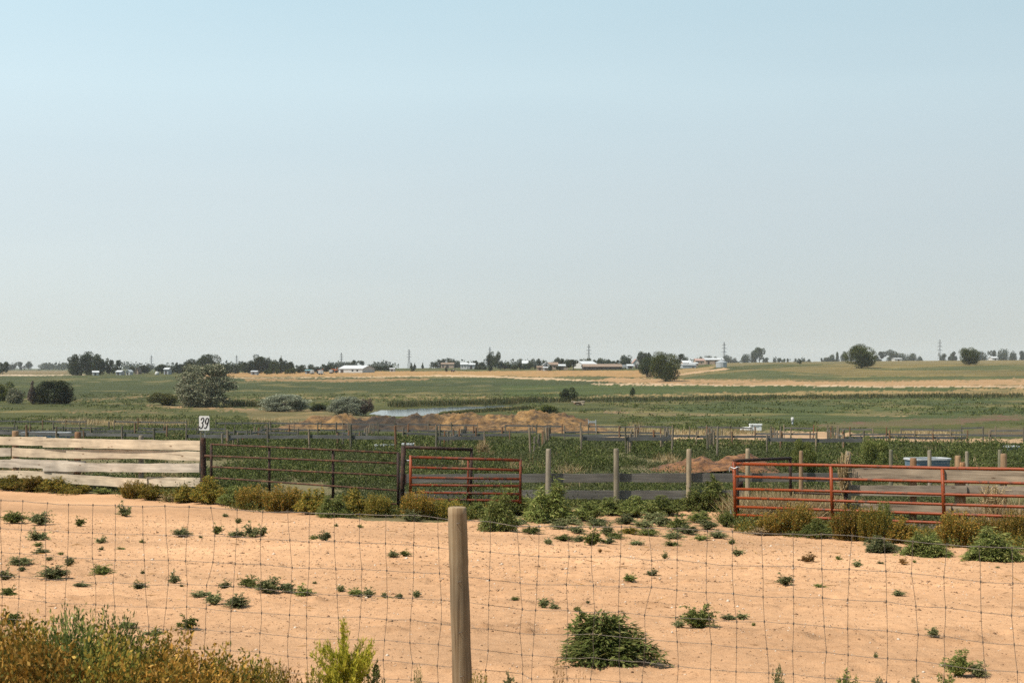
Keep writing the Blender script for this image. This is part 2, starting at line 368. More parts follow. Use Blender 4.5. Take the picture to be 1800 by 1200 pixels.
# land cover: polygons over the plan, colours are the cover's own
C_SAND = (.53, .312, .170)
C_PEN = (.11, .11, .04)
COVER = [  # class, colour, polygon seen from the road
 ('field', (.088, .094, .030), [(-400, 800), (-400, 560), (2300, 560), (2300, 800)]),
 ('field', (.072, .084, .027), [(-400, 694), (400, 692), (900, 688), (1130, 684), (1130, 668), (870, 663), (400, 661), (-400, 662)]),
 ('field', (.125, .122, .04), [(380, 712), (640, 716), (900, 702), (1000, 698), (760, 694), (400, 695)]),
 ('dry_field', (.30, .22, .10), [(380, 699), (700, 697.5), (860, 697), (860, 698.5), (700, 699.5), (380, 701)]),
 ('dry_field', (.26, .19, .085), [(-100, 704), (130, 701.5), (330, 694), (330, 695.5), (130, 703.5), (-100, 706)]),
 ('dry_field', (.28, .2, .09), [(410, 705), (560, 703.5), (900, 700), (900, 701), (560, 705), (410, 706.5)]),
 ('dry_field', (.36, .24, .13), [(230, 710.5), (420, 716), (560, 720), (700, 733), (560, 727), (420, 722), (280, 714)]),
 ('dry_field', (.27, .19, .09), [(110, 719), (260, 721), (320, 725), (250, 725), (120, 722.5)]),
 ('dry_field', (.25, .19, .085), [(430, 723), (560, 722), (650, 732), (600, 752), (520, 749), (440, 738)]),
 ('dry_field', (.34, .25, .12), [(70, 737), (200, 739), (330, 743), (330, 749), (200, 748), (120, 744)]),
 ('dry_field', (.40, .25, .105), [(330, 655.2), (620, 652.5), (860, 652), (1130, 650.5), (1150, 663), (1000, 662.5), (860, 660), (600, 662), (330, 662.5)]),
 ('field', (.11, .11, .045), [(940, 664), (1000, 661.5), (1060, 661), (1100, 664), (1100, 669), (960, 667)]),
 ('dry_field', (.30, .2, .095), [(430, 665.5), (600, 666), (750, 664.8), (760, 668), (600, 670), (430, 668.5)]),
 ('dry_field', (.22, .17, .085), [(-100, 658.5), (120, 657.5), (120, 651), (-100, 651)]),
 ('path', (.60, .48, .36), [(-100, 660.8), (60, 660.2), (150, 658.8), (150, 657.8), (60, 658.6), (-100, 659.2)]),
 ('path', (.58, .43, .28), [(330, 664), (640, 662.5), (780, 659), (880, 660.5), (1000, 666), (1100, 671), (1100, 672.3), (1000, 668.3), (880, 663), (780, 661), (640, 664), (330, 665.2)]),
 ('field', (.215, .165, .072), [(1130, 672), (1170, 661), (1300, 650), (2300, 590), (2300, 680), (1800, 672)]),
 ('field', (.235, .185, .10), [(1250, 646), (1360, 640), (2300, 638), (2300, 560), (1250, 560)]),
 ('field', (.105, .115, .045), [(1180, 665), (1340, 650), (1500, 661), (1800, 661), (2300, 656), (2300, 666), (1500, 667.5)]),
 ('field', (.115, .122, .05), [(1500, 648), (1800, 641), (2300, 638), (2300, 646), (1800, 651), (1600, 651)]),
 ('dry_field', (.34, .24, .11), [(1130, 650), (1190, 649), (1260, 644), (1240, 653), (1170, 661), (1130, 661)]),
 ('path', (.52, .36, .22), [(1180, 660), (1240, 651), (1275, 646.5), (1285, 648), (1250, 653.5), (1190, 661)]),
 ('dry_field', (.42, .275, .145), [(1040, 669), (1070, 664), (1130, 664), (1200, 667), (1330, 668), (1500, 671), (1700, 668), (1800, 665), (2300, 655), (2300, 684), (1800, 681), (1640, 679), (1300, 676), (1100, 674)]),
 ('path', (.56, .43, .30), [(1040, 674), (1300, 676.2), (1640, 678), (2300, 677), (2300, 678.6), (1640, 680), (1300, 678.2), (1040, 675.8)]),
 ('field', (.078, .10, .027), [(1100, 676.5), (1300, 678.5), (1640, 680.5), (1700, 681.5), (1640, 686.5), (1300, 690), (1000, 696), (880, 700), (880, 676)]),
 ('dry_field', (.33, .24, .105), [(900, 702), (1000, 698), (1150, 694), (1320, 690), (1640, 686.5), (1720, 683), (2300, 684), (2300, 695), (1640, 694), (1320, 694.5), (1150, 696.5), (1000, 700.5)]),
 ('field', (.055, .062, .025), [(700, 712), (900, 705), (1150, 698), (1400, 695), (1600, 694), (1800, 695), (1800, 698), (1600, 700), (1400, 702), (1150, 706), (900, 710)]),
 ('field', (.085, .104, .036), [(1080, 724), (1200, 708), (1500, 701), (2300, 698), (2300, 745), (1700, 735), (1400, 745), (1200, 750)]),
 ('dry_field', (.30, .21, .125), [(1060, 722), (1150, 724), (1310, 728), (1290, 730), (1150, 728), (1060, 724)]),
 ('dry_field', (.34, .25, .13), [(1480, 729), (1580, 725), (1640, 727), (1560, 731), (1480, 731)]),
 ('dry_field', (.16, .10, .065), [(1430, 745), (1560, 739), (1680, 732), (1800, 729), (2300, 727), (2300, 738), (1800, 736), (1650, 744), (1560, 750), (1440, 752)]),
 ('dry_field', (.15, .095, .062), [(1660, 758), (1760, 748), (2300, 744), (2300, 760), (1760, 761)]),
 ('path', (.52, .36, .22), [(1060, 765), (1200, 766), (1370, 760), (1570, 764), (1800, 771), (2300, 776), (2300, 789), (1800, 781), (1560, 776), (1350, 774), (1200, 772.5), (1060, 769)]),
 ('dry_field', (.36, .27, .135), [(1050, 750), (1160, 752), (1230, 760), (1380, 757), (1370, 762), (1200, 767), (1060, 767)]),
 ('dry_field', (.38, .29, .15), [(1560, 764), (1600, 756), (1660, 757), (1690, 766), (1620, 770)]),
]
LINE = [(-2000, 830), (-300, 848), (0, 858), (200, 867), (350, 882), (500, 897), (700, 912), (800, 912), (900, 903), (1000, 895), (1150, 897), (1280, 905), (1300, 929), (1500, 942), (1800, 962), (2300, 990), (4000, 1060)]
COVK = .72
CLS = ['ground', 'field', 'dry_field', 'path']
def cover(X, Y):
    z = zbase(X, Y)
    Ys = np.maximum(Y, .5)
    u = CX + F*X/Ys; v = HV - F*z/Ys
    uu = u + 10*fbm(X*.06, Y*.03, 3)
    k = np.clip(np.abs(v-HV)/45, .22, 1.6)
    vv = v + k*3.0*fbm(X*.09+30, Y*.05+4, 4) + k*1.6*vn(X*1.9, Y*1.1+5)*2 + k*1.1*vn(X*6.1+3, Y*3.3)*2
    c = np.zeros(np.shape(X)+(3,)); cl = np.zeros(np.shape(X), int)
    c[:] = C_SAND
    ln = np.interp(u, [p[0] for p in LINE], [p[1] for p in LINE]) + 9*fbm(X*.6, Y*.6, 3)
    pen = (v < ln) & (Y > 20)
    w = np.clip(.55+1.6*fbm(X*.35+3, Y*.35, 4), 0, 1)[..., None]
    pc = np.array(C_PEN)*(1-w) + np.array((.16, .135, .07))*w
    c[pen] = pc[pen]
    far = Y > 62
    for name, colr, poly in COVER:
        m = inpoly(uu, vv, poly) & far
        c[m] = colr; cl[m] = CLS.index(name)
    # scuffed soil by the gate
    d = np.hypot((u-1230)/150, (v-952)/22)
    m = np.clip(1.25-d+.8*fbm(X*1.2, Y*1.2, 3), 0, 1)[..., None]*(Y < 34)[..., None]
    c = c*(1-.42*m) + np.array((.30, .17, .085))*.42*m
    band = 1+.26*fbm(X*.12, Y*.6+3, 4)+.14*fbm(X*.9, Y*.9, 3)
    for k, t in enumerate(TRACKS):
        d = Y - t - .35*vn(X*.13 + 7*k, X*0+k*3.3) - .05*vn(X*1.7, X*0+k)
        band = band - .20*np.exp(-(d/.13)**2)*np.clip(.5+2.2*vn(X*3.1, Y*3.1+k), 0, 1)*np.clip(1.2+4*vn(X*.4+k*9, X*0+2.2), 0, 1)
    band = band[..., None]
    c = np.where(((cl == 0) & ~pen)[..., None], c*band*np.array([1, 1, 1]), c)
    gmix = np.clip(1.1+4.2*fbm(X*.30+11, Y*.16+2, 4)-np.clip((Y-200)/60, 0, 2.5), 0, .68)*((cl == 2) & far)
    c = c*(1-gmix[..., None]) + np.array((.115, .115, .045))*gmix[..., None]
    tmix = np.clip(-.75+3.4*fbm(X*.11+50, Y*.07+20, 4), 0, .55)*((cl == 1) & far)
    c = c*(1-tmix[..., None]) + np.array((.27, .21, .10))*tmix[..., None]
    c = np.where((cl == 1)[..., None], c*np.array([.70, .72, .62]), c)
    c = np.where(((cl == 2) | (cl == 3))[..., None] & far[..., None], c*np.array([.84, .80, .76]), c)
    return c*COVK, cl

def terrain():
    us = np.concatenate([np.linspace(-2600, -100, 40), np.arange(-60, 1862, 3.0), np.linspace(1900, 4400, 40)])
    ys = [-30, -15, -6, -2, 0]
    y = 1.0
    while y < 3300:
        ys.append(y)
        if y < 6.5: y += .12
        elif y < 800: y += float(np.clip(y*y/(F*np.interp(y, [8, 30, 100, 300], [2, 3, 5, 6]))*1.0, .045, 6))
        else: y *= 1.05
    ys = np.array(ys)
    U, Y = np.meshgrid(us, ys)
    X = (U-CX)/F*np.maximum(Y, 12)
    Z = gz(X, Y)
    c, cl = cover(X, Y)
    nr, nc = U.shape
    V = np.stack([X, Y, Z], -1).reshape(-1, 3)
    idx = np.arange(nr*nc).reshape(nr, nc)
    Q = np.stack([idx[:-1, :-1], idx[:-1, 1:], idx[1:, 1:], idx[1:, :-1]], -1).reshape(-1, 4)
    fc = cl[:-1, :-1].reshape(-1)
    c = c.reshape(-1, 3)
    labels = {'ground': 'bare sandy yard and weedy pen ground', 'field': 'green crop fields across the shallow valley',
              'dry_field': 'tan dry stubble and bare soil', 'path': 'pale dirt tracks'}
    for i, n in enumerate(CLS):
        q = Q[fc == i]
        used, inv = np.unique(q, return_inverse=True)
        me = np_mesh(n, V[used], inv.reshape(-1, 4), terrain_mat(n, {'ground': 'ground', 'field': 'field'}.get(n, 'dry')), True)
        a = me.color_attributes.new('cover', 'FLOAT_COLOR', 'POINT')
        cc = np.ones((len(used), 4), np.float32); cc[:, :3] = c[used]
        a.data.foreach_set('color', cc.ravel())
        tag(link(bpy.data.objects.new(n, me)), labels[n], n.replace('_', ' '), kind='structure')
terrain()

# water
def water():
    m, nt, b, N, L = new_mat('water')
    b.inputs['Base Color'].default_value = (.05, .065, .07, 1); b.inputs['Roughness'].default_value = .12
    bump(nt, b, noise(nt, 3, 3, (.4, 1, 1)), .08, .03)
    xs = [p[0] for p in POND_XY]; ys = [p[1] for p in POND_XY]
    x0, x1, y0, y1 = min(xs)-6, max(xs)+6, min(ys)-6, max(ys)+6
    me = np_mesh('water', [(x0, y0, WATER_Z), (x1, y0, WATER_Z), (x1, y1, WATER_Z), (x0, y1, WATER_Z)], [(0, 1, 2, 3)], m)
    tag(link(bpy.data.objects.new('water', me)), 'still grey pond in the middle of the fields', 'water', kind='structure')
water()

# ---------------------------------------------------------------- foliage
def unit(a): return a/(np.linalg.norm(a, axis=-1, keepdims=True)+1e-9)
def leaf_quads(c, d, L, W, rng):
    n = len(c)
    d = unit(d); s = unit(np.cross(d, rng.normal(size=(n, 3))))
    L = np.broadcast_to(L, n)[:, None]; W = np.broadcast_to(W, n)[:, None]
    v = np.stack([c, c+d*L*.45+s*W*.5, c+d*L, c+d*L*.45-s*W*.5], 1).reshape(-1, 3)
    return v, np.arange(4*n).reshape(-1, 4)

def weed(seed, kind, nst, nl, leaf):
    """a weed one unit wide and one unit high standing on the origin"""
    g = np.random.default_rng(seed)
    C = []; D = []; LL = []
    lobes = g.uniform(0, 6.28, 4)
    mounds = [(lambda a, q, k: (q*math.cos(a), q*math.sin(a), g.uniform(.17, .30), (1.0, .8, .62, .7, .5, .9, .45, .55)[k]*g.uniform(.85, 1.05)))(k*2.4+g.uniform(-.4, .4), .05+.29*(k/7)**.7, k) for k in range(8)]
    for i in range(nst):
        a = g.uniform(0, 6.28)
        lob = .62+.38*abs(np.cos((a-lobes[i % 4])*1.5))*g.uniform(.6, 1.15)
        t = np.linspace(.12, 1, nl)
        if kind == 'mat':
            a = lobes[i % 4]+g.normal()*.55 if i % 3 else a; r = .5*g.uniform(.25, 1)*(.75+.25*(i % 4 == 0)); h = g.uniform(.3, .8)*(1-.6*r/.5)+(.35 if i % 9 == 0 else 0)
            x = r*t; z = h*np.sin(t*1.9)*.95
        elif kind == 'dome':
            mc = mounds[i % len(mounds)]; q = g.uniform(0, 1)**.6; r = mc[2]*q; h = mc[3]*(1-q*q*.8)**.5*g.uniform(.7, 1.08)
            x = r*np.sin(t*1.45); z = np.maximum(h*np.sin(t*1.9)*1.02, .02)
        elif kind == 'fountain':
            h = g.uniform(.08, 1.0); r = .5*math.sqrt(1-.82*h*h)*g.uniform(.55, 1.0)*(.85+.15*lob)*(1+.28*math.sin(3*a+lobes[0])+.12*math.sin(7*a+lobes[1])); h *= .82+.22*math.sin(2*a+lobes[2])+.1*g.normal()
            h = max(h, .06)
            x = r*t**.55; z = np.maximum(h*np.sin(2.75*t**.75)*1.0, .015)
        elif kind == 'spire':
            r0 = .36*g.uniform(0, 1)**.6; h = g.uniform(.45, 1.0)*(1-.35*(r0/.36)**2)
            x = r0+(t**1.6)*g.uniform(.0, .16); z = h*t
        elif kind == 'feather':
            z0 = g.uniform(.40, .74); ln = g.uniform(.2, .44)*(1.1-.5*abs(z0-.6)/.2*.5); up = g.uniform(.25, .9)
            x = ln*t*.95; z = z0+ln*up*t**1.4*.62
            if i % 12 == 0: x = .02*t; z = .35+t*.62
        else:  # twiggy
            r = .5*g.uniform(.2, 1); h = g.uniform(.3, 1)
            x = r*t; z = h*t**.8
        p = np.stack([x*np.cos(a), x*np.sin(a), z], 1)
        if kind == 'dome': p[:, :2] += np.array(mc[:2])*np.minimum(t*2.2, 1)[:, None]
        k = 3 if kind in ('spire', 'dome', 'feather', 'fountain') else 2
        p = np.repeat(p, k, 0) + g.normal(size=(nl*k, 3))*{'spire': .018, 'fountain': .024}.get(kind, .012)
        out = np.array([np.cos(a), np.sin(a), 0])
        up = {'mat': .35, 'dome': .05, 'fountain': -.35, 'spire': .5, 'feather': .5}.get(kind, .3)
        d = out*.5+np.array([0, 0, up])+g.normal(size=p.shape)*.55
        C.append(p); D.append(d)
    C = np.concatenate(C); D = np.concatenate(D)
    C[:, 2] = np.maximum(C[:, 2], .01)
    n = len(C)
    L = leaf*g.uniform(.6, 1.3, n); W = L*{'dome': .30, 'fountain': .22, 'feather': .24, 'spire': .45, 'mat': .42}.get(kind, .3)
    v, f = leaf_quads(C, D, L, W, g)
    # stems
    for i in range(min(nst, 26)):
        a = g.uniform(0, 6.28); r = g.uniform(.05, .3); h = g.uniform(.4, .8)
        p = np.array([[0, 0, 0], [r*math.cos(a), r*math.sin(a), h]])
        s = np.array([-math.sin(a), math.cos(a), 0])*.006
        q = np.array([p[0]-s, p[0]+s, p[1]+s*.4, p[1]-s*.4])
        f = np.concatenate([f, [[len(v), len(v)+1, len(v)+2, len(v)+3]]]); v = np.concatenate([v, q])
    return v, f

_cache = {}
def weed_mesh(kind, var, matn, fine=0):
    key = (kind, var, matn, fine)
    if key in _cache: return _cache[key]
    geo = ('geo', kind, var, fine)
    if geo not in _cache:
        n = {'mat': (52, 12, .12), 'dome': (110, 10, .12), 'spire': (80, 22, .075), 'feather': (24, 34, .085), 'twig': (30, 8, .12), 'fountain': (190, 14, .105)}[kind]
        if fine: n = (int(n[0]*2.2), int(n[1]*1.5), n[2]*.58)
        _cache[geo] = weed(100*var+hash(kind) % 7 if False else 100*var+len(kind)*13, kind, *n)
    v, f = _cache[geo]
    _cache[key] = np_mesh('weed', v, f, M[matn])
    return _cache[key]

def plant(name, kind, matn, p, w, h, label, cat='weed', group=None, fine=0, tilt=0.0, depth=None):
    o = bpy.data.objects.new(name, weed_mesh(kind, random.randint(0, 3), matn, fine))
    o.location = p; o.scale = (w, w if depth is None else depth, h)
    o.rotation_euler = (random.uniform(-tilt, tilt), random.uniform(-tilt, tilt), random.uniform(0, 6.28) if depth is None else random.uniform(-.2, .2))
    link(o); tag(o, label, cat, group)
    return o

ORD = ['first', 'second', 'third', 'fourth', 'fifth', 'sixth', 'seventh', 'eighth', 'ninth', 'tenth', 'eleventh', 'twelfth', 'thirteenth', 'fourteenth',
       'fifteenth', 'sixteenth', 'seventeenth', 'eighteenth', 'nineteenth', 'twentieth', 'twenty-first', 'twenty-second', 'twenty-third', 'twenty-fourth',
       'twenty-fifth', 'twenty-sixth', 'twenty-seventh', 'twenty-eighth', 'twenty-ninth', 'thirtieth'] + ['thirty-'+o for o in ('first', 'second', 'third', 'fourth', 'fifth', 'sixth', 'seventh', 'eighth', 'ninth')] + ['fortieth'] + ['forty-'+o for o in ('first', 'second', 'third', 'fourth', 'fifth')]

# weed tufts lying on the sand: u, v of the base, width, height in frame units
TUFTS = [(20, 917, 60, 24), (68, 919, 56, 26), (62, 950, 44, 20), (65, 960, 25, 8), (72, 971, 38, 10), (107, 974, 14, 6), (85, 986, 16, 8), (120, 992, 22, 20),
 (217, 905, 30, 23), (138, 921, 25, 17), (177, 955, 24, 12), (177, 966, 13, 7), (248, 954, 13, 7), (212, 965, 18, 5), (32, 991, 55, 17), (37, 1002, 20, 11),
 (8, 1019, 34, 22), (90, 1019, 68, 26), (175, 1010, 52, 21), (250, 1007, 11, 9), (140, 1030, 36, 9), (241, 1034, 34, 15), (14, 1050, 36, 20), (316, 943, 46, 17),
 (352, 944, 9, 5), (380, 938, 25, 19), (415, 943, 40, 14), (442, 943, 38, 24), (306, 1021, 28, 20), (318, 1027, 9, 6), (394, 1028, 27, 14), (348, 1047, 50, 12),
 (375, 1064, 44, 22), (415, 1068, 60, 24), (438, 1028, 48, 20), (470, 1041, 60, 32), (505, 1040, 42, 20), (535, 1043, 44, 18), (15, 1099, 44, 27), (328, 1106, 44, 27),
 (222, 1103, 46, 14), (268, 1114, 42, 12), (418, 917, 15, 11), (395, 906, 14, 7), (460, 942, 22, 21), (552, 951, 20, 12), (570, 951, 30, 20), (690, 976, 26, 14), (712, 976, 24, 13),
 (598, 1036, 18, 14), (625, 1047, 34, 16), (648, 1048, 30, 18), (676, 1047, 14, 13), (685, 1055, 16, 8), (702, 1050, 18, 11), (732, 1048, 19, 15), (553, 1020, 10, 6),
 (590, 924, 10, 7), (633, 928, 13, 8), (956, 1070, 26, 20), (975, 1071, 24, 12), (1014, 1075, 14, 11), (1033, 1060, 10, 7), (906, 1061, 22, 7), (1230, 1106, 82, 44), (1195, 1107, 26, 14),
 (1282, 1091, 34, 11), (1304, 1091, 30, 13), (1325, 1100, 9, 8), (1108, 1021, 33, 14), (1146, 1010, 30, 12), (992, 950, 40, 13), (1018, 951, 34, 13), (1042, 957, 42, 30), (1070, 954, 36, 12),
 (964, 956, 19, 13), (1297, 974, 29, 14), (1287, 957, 16, 12), (1169, 981, 15, 13), (1380, 1031, 38, 20), (1442, 1035, 26, 8), (1508, 1000, 25, 14), (1475, 983, 14, 10), (1548, 992, 15, 6),
 (1580, 1050, 27, 13), (1608, 988, 9, 7), (1755, 998, 10, 4), (1643, 1124, 25, 21), (905, 925, 56, 17), (935, 938, 46, 15), (985, 930, 52, 17), (1015, 936, 46, 15), (1050, 928, 52, 19), (1085, 945, 46, 13), (1100, 922, 50, 19), (1140, 940, 52, 15), (1165, 925, 56, 21),
 (1185, 946, 50, 15), (1210, 938, 56, 19), (1245, 930, 50, 19), (1262, 945, 46, 15), (1235, 949, 40, 11), (860, 926, 46, 17), (1150, 916, 56, 19), (1120, 955, 34, 10), (1180, 958, 34, 10),
 (1690, 1184, 62, 50), (1722, 1184, 46, 30), (1540, 1157, 11, 11)]
BANDS = [(960, 'nearest the gates'), (1010, 'in the middle of the yard'),
         (1060, 'in the near half of the yard'), (1300, 'just behind the wire fence')]
def tufts():
    rows = {}
    for t in TUFTS:
        b = next(k for k, (lim, _) in enumerate(BANDS) if t[1] < lim)
        rows.setdefault(b, []).append(t)
    for b, ts in rows.items():
        ts.sort()
        for k, (u, v, w, h) in enumerate(ts):
            p = hit(u, v); s = p.y/F
            size = 'tiny' if w < 20 else 'small' if w < 40 else 'broad'
            label = f'{size} weed tuft on sand {BANDS[b][1]}, {ORD[k]} from left'
            plant('weed_tuft', 'mat', 'weed_grey' if (k*7+b) % 3 else 'weed_green', p + Vector((0, w*s*.2, -.005)), w*s*1.12, h*s*1.15, label, 'weed', 'weed tufts on the sand', fine=1 if w > 45 else 0)
tufts()
p = hit(1070, 1176); s = p.y/F
plant('weed_bush', 'fountain', 'weed_green', p+Vector((0, .25, 0)), 194*s, 82*s, 'large bushy green weed on the sand right of the round post', 'weed', fine=0)
plant('weed_bush', 'dome', 'weed_green', p+Vector((-.04, .25, 0)), 120*s, 99*s, 'pale taller shoots rising from the large bushy weed right of the round post', 'weed', fine=0)
for u, v, w, h, mt, lb in ((1420, 986, 40, 19, 'weed_dead', 'small yellow dried weed on the sand before the long red gate'), (1588, 994, 22, 15, 'weed_dead', 'small brown withered weed on the sand below the long red gate'),
                       (1055, 969, 10, 9, 'weed_dead', 'tiny brown withered weed on the sand between the two red gates')):
    p = hit(u, v); plant('dry_weed', 'mat', mt, p, w*p.y/F, h*p.y/F, lb, 'weed', 'withered weeds on the sand')

# weeds along the fences: u, v base, width, height, kind, material, label
EDGE = [
 (12, 862, 60, 26, 'dome', 'kochia_mixed', 'yellowing weed clump under the plank fence, at the left edge'),
 (55, 864, 60, 28, 'dome', 'kochia_yellow', 'ochre weed clump under the plank fence, second from the left edge'),
 (100, 866, 60, 26, 'dome', 'kochia_mixed', 'green and ochre weed clump under the plank fence, below its lapped joint'),
 (140, 867, 40, 16, 'dome', 'kochia_mixed', 'low green weed clump under the sagging bottom plank'),
 (175, 868, 44, 13, 'mat', 'weed_green', 'low creeping weed in the dark gap under the bottom plank'),
 (232, 876, 48, 32, 'spire', 'kochia_yellow', 'reddish brown weed standing against the bottom plank'),
 (262, 880, 48, 30, 'dome', 'kochia_mixed', 'olive weed clump right of the reddish brown weed at the planks'),
 (296, 882, 40, 16, 'mat', 'straw', 'pale straw coloured tuft before the plank fence'),
 (325, 883, 56, 28, 'dome', 'kochia_mixed', 'green weed clump left of the dark end post of the planks'),
 (362, 886, 62, 48, 'dome', 'kochia_mixed', 'tall weed clump hiding the foot of the dark end post below the 39 sign'),
 (402, 888, 50, 34, 'dome', 'weed_green', 'dark green weed clump under the left end of the brown gate'),
 (440, 893, 62, 42, 'spire', 'kochia_yellow', 'golden weed clump before the first upright of the brown gate'),
 (495, 899, 76, 48, 'spire', 'kochia_yellow', 'broad golden weed clump under the middle of the brown gate'),
 (545, 903, 60, 44, 'dome', 'kochia_mixed', 'golden and green weed clump right of the middle of the brown gate'),
 (582, 908, 58, 36, 'fountain', 'weed_green', 'green rounded weed at the sand edge below the brown gate'),
 (625, 905, 60, 42, 'dome', 'kochia_mixed', 'olive weed clump under the right half of the brown gate'),
 (662, 908, 50, 42, 'spire', 'kochia_mixed', 'tall olive weed left of the brown hinge post'),
 (720, 915, 50, 22, 'mat', 'weed_grey', 'grey green creeping weed at the foot of the brown hinge post'),
 (732, 912, 62, 52, 'spire', 'kochia_yellow', 'straw and green weed hiding the left end of the small red gate'),
 (785, 912, 60, 38, 'spire', 'kochia_mixed', 'olive weed before the middle of the small red gate'),
 (838, 910, 50, 26, 'dome', 'weed_green', 'low green weed right behind the round post top'),
 (878, 935, 66, 62, 'fountain', 'weed_green', 'big leafy weed below the right end of the small red gate'),
 (905, 905, 80, 46, 'dome', 'weed_green', 'dark leafy weed hiding the right end of the small red gate'),
 (965, 918, 92, 62, 'fountain', 'weed_green', 'big dark weed before the leftmost post of the grey board fence'),
 (1035, 915, 70, 32, 'dome', 'weed_green', 'green weed below the lower board of the grey board fence'),
 (1075, 905, 60, 30, 'dome', 'weed_green', 'dark weed below the orange post of the grey board fence'),
 (1115, 908, 70, 36, 'dome', 'weed_green', 'rounded dark weed between two posts of the grey board fence'),
 (1165, 905, 70, 34, 'dome', 'weed_green', 'dark weed left of the green post of the grey board fence'),
 (1215, 898, 60, 40, 'dome', 'weed_green', 'tall dark weed at the green post of the grey board fence'),
 (1258, 900, 64, 56, 'dome', 'weed_green', 'tall dark weed left of the long red gate'),
 (1278, 925, 44, 34, 'mat', 'weed_green', 'green weed at the foot of the long red gate end post'),
 (1010, 922, 46, 16, 'mat', 'weed_grey', 'flat weed on the sand below the grey board fence'),
 (1130, 928, 50, 18, 'mat', 'weed_grey', 'flat weed patch on the sand between the two red gates'),
 (1068, 940, 30, 26, 'mat', 'weed_grey', 'small upright weed on the sand below the orange post'),
 (1195, 932, 60, 28, 'mat', 'weed_green', 'spreading weed on the sand left of the long red gate'),
 (1232, 918, 60, 24, 'mat', 'weed_green', 'spreading weed close to the end of the long red gate'),
 (1110, 938, 50, 14, 'mat', 'kochia_mixed', 'thin olive weed patch on the sand between the red gates'),
 (1365, 940, 62, 40, 'spire', 'kochia_yellow', 'golden weed clump before the left half of the long red gate'),
 (1405, 942, 78, 56, 'spire', 'kochia_yellow', 'tall golden weed hiding the lower bars of the long red gate'),
 (1440, 946, 56, 34, 'dome', 'weed_green', 'green weed at the foot of the tall golden weed'),
 (1500, 950, 70, 62, 'spire', 'kochia_yellow', 'orange brown weed right of the first upright of the long red gate'),
 (1540, 953, 60, 66, 'spire', 'kochia_mixed', 'dark stalky weed rising over the bars of the long red gate'),
 (1556, 945, 34, 64, 'spire', 'weed_green', 'narrow tall green weed against the long red gate'),
 (1590, 955, 60, 44, 'dome', 'kochia_yellow', 'arching yellow weed under the bottom bar of the long red gate'),
 (1635, 976, 84, 40, 'fountain', 'weed_green', 'rounded green weed in front of the long red gate, left of the larger one'),
 (1555, 968, 70, 26, 'dome', 'weed_grey', 'low grey green weed at the sand edge before the long red gate'),
 (1690, 962, 76, 62, 'spire', 'kochia_yellow', 'orange weed before the second upright of the long red gate'),
 (1755, 986, 104, 52, 'fountain', 'weed_green', 'largest rounded green weed before the long red gate, far right'),
 (1740, 958, 60, 46, 'spire', 'kochia_yellow', 'orange weed behind the largest rounded green weed'),
 (1792, 960, 60, 58, 'spire', 'kochia_yellow', 'orange weed at the right edge before the long red gate'),
 (1340, 940, 50, 20, 'mat', 'straw', 'dry straw tuft before the left end of the long red gate'),
]
for u, v, w, h, kd, mt, lb in EDGE:
    p = hit(u, v); s = p.y/F
    plant('fence_weed', kd, mt, p+Vector((0, w*s*.3, -.01)), w*s*1.1, h*s*1.08, lb, 'weed', 'weeds along the gates and fences', fine=0 if kd == 'fountain' else 1)

# plants on the near side of the wire fence
NEARW = [(-30, 6.9, 1085, 'kochia_yellow'), (5, 6.6, 1098, 'kochia_yellow'), (38, 6.9, 1088, 'kochia_mixed'), (70, 6.6, 1100, 'kochia_yellow'), (100, 6.9, 1090, 'kochia_mixed'), (128, 6.5, 1080, 'weed_green'),
         (158, 6.8, 1100, 'kochia_mixed'), (188, 7.0, 1074, 'weed_green'), (222, 6.6, 1105, 'kochia_mixed'), (252, 6.9, 1118, 'kochia_mixed'), (286, 6.6, 1125, 'kochia_yellow'), (326, 6.8, 1118, 'kochia_yellow'),
         (366, 6.6, 1145, 'kochia_yellow'), (405, 6.8, 1142, 'kochia_mixed'), (440, 6.6, 1172, 'kochia_yellow'),
         (-5, 6.1, 1140, 'kochia_yellow'), (55, 6.15, 1130, 'kochia_yellow'), (108, 6.1, 1135, 'kochia_yellow'), (165, 6.1, 1130, 'kochia_mixed'), (225, 6.15, 1140, 'kochia_yellow'), (280, 6.1, 1150, 'kochia_yellow'), (335, 6.1, 1160, 'kochia_yellow'), (390, 6.15, 1168, 'kochia_yellow')]
for k, (u, Y, vt, mt) in enumerate(NEARW):
    row = 'back' if k < 15 else 'front'; kk = k if k < 15 else k-15
    tone = {'kochia_yellow': 'golden', 'kochia_mixed': 'olive and golden', 'weed_green': 'tall green'}[mt]
    p = at(u, Y)
    plant('kochia_bush', 'spire', 'kochia_gold' if mt == 'kochia_yellow' else mt, p+Vector((0, 0, -.02)), .50 if mt != 'weed_green' else .36, ((HV-vt)*Y/F-p.z)*1.1, f'{tone} weed bush before the wire fence, {ORD[kk]} from left in the {row} row', 'weed', 'weed thicket before the wire fence', fine=1, tilt=.1)
plant('bright_shrub', 'feather', 'weed_bright', at(606, 6.7)+Vector((0, 0, -.01)), .36, .76, 'bright yellow green feathery plant before the wire fence, left of the round post', 'plant', fine=1)
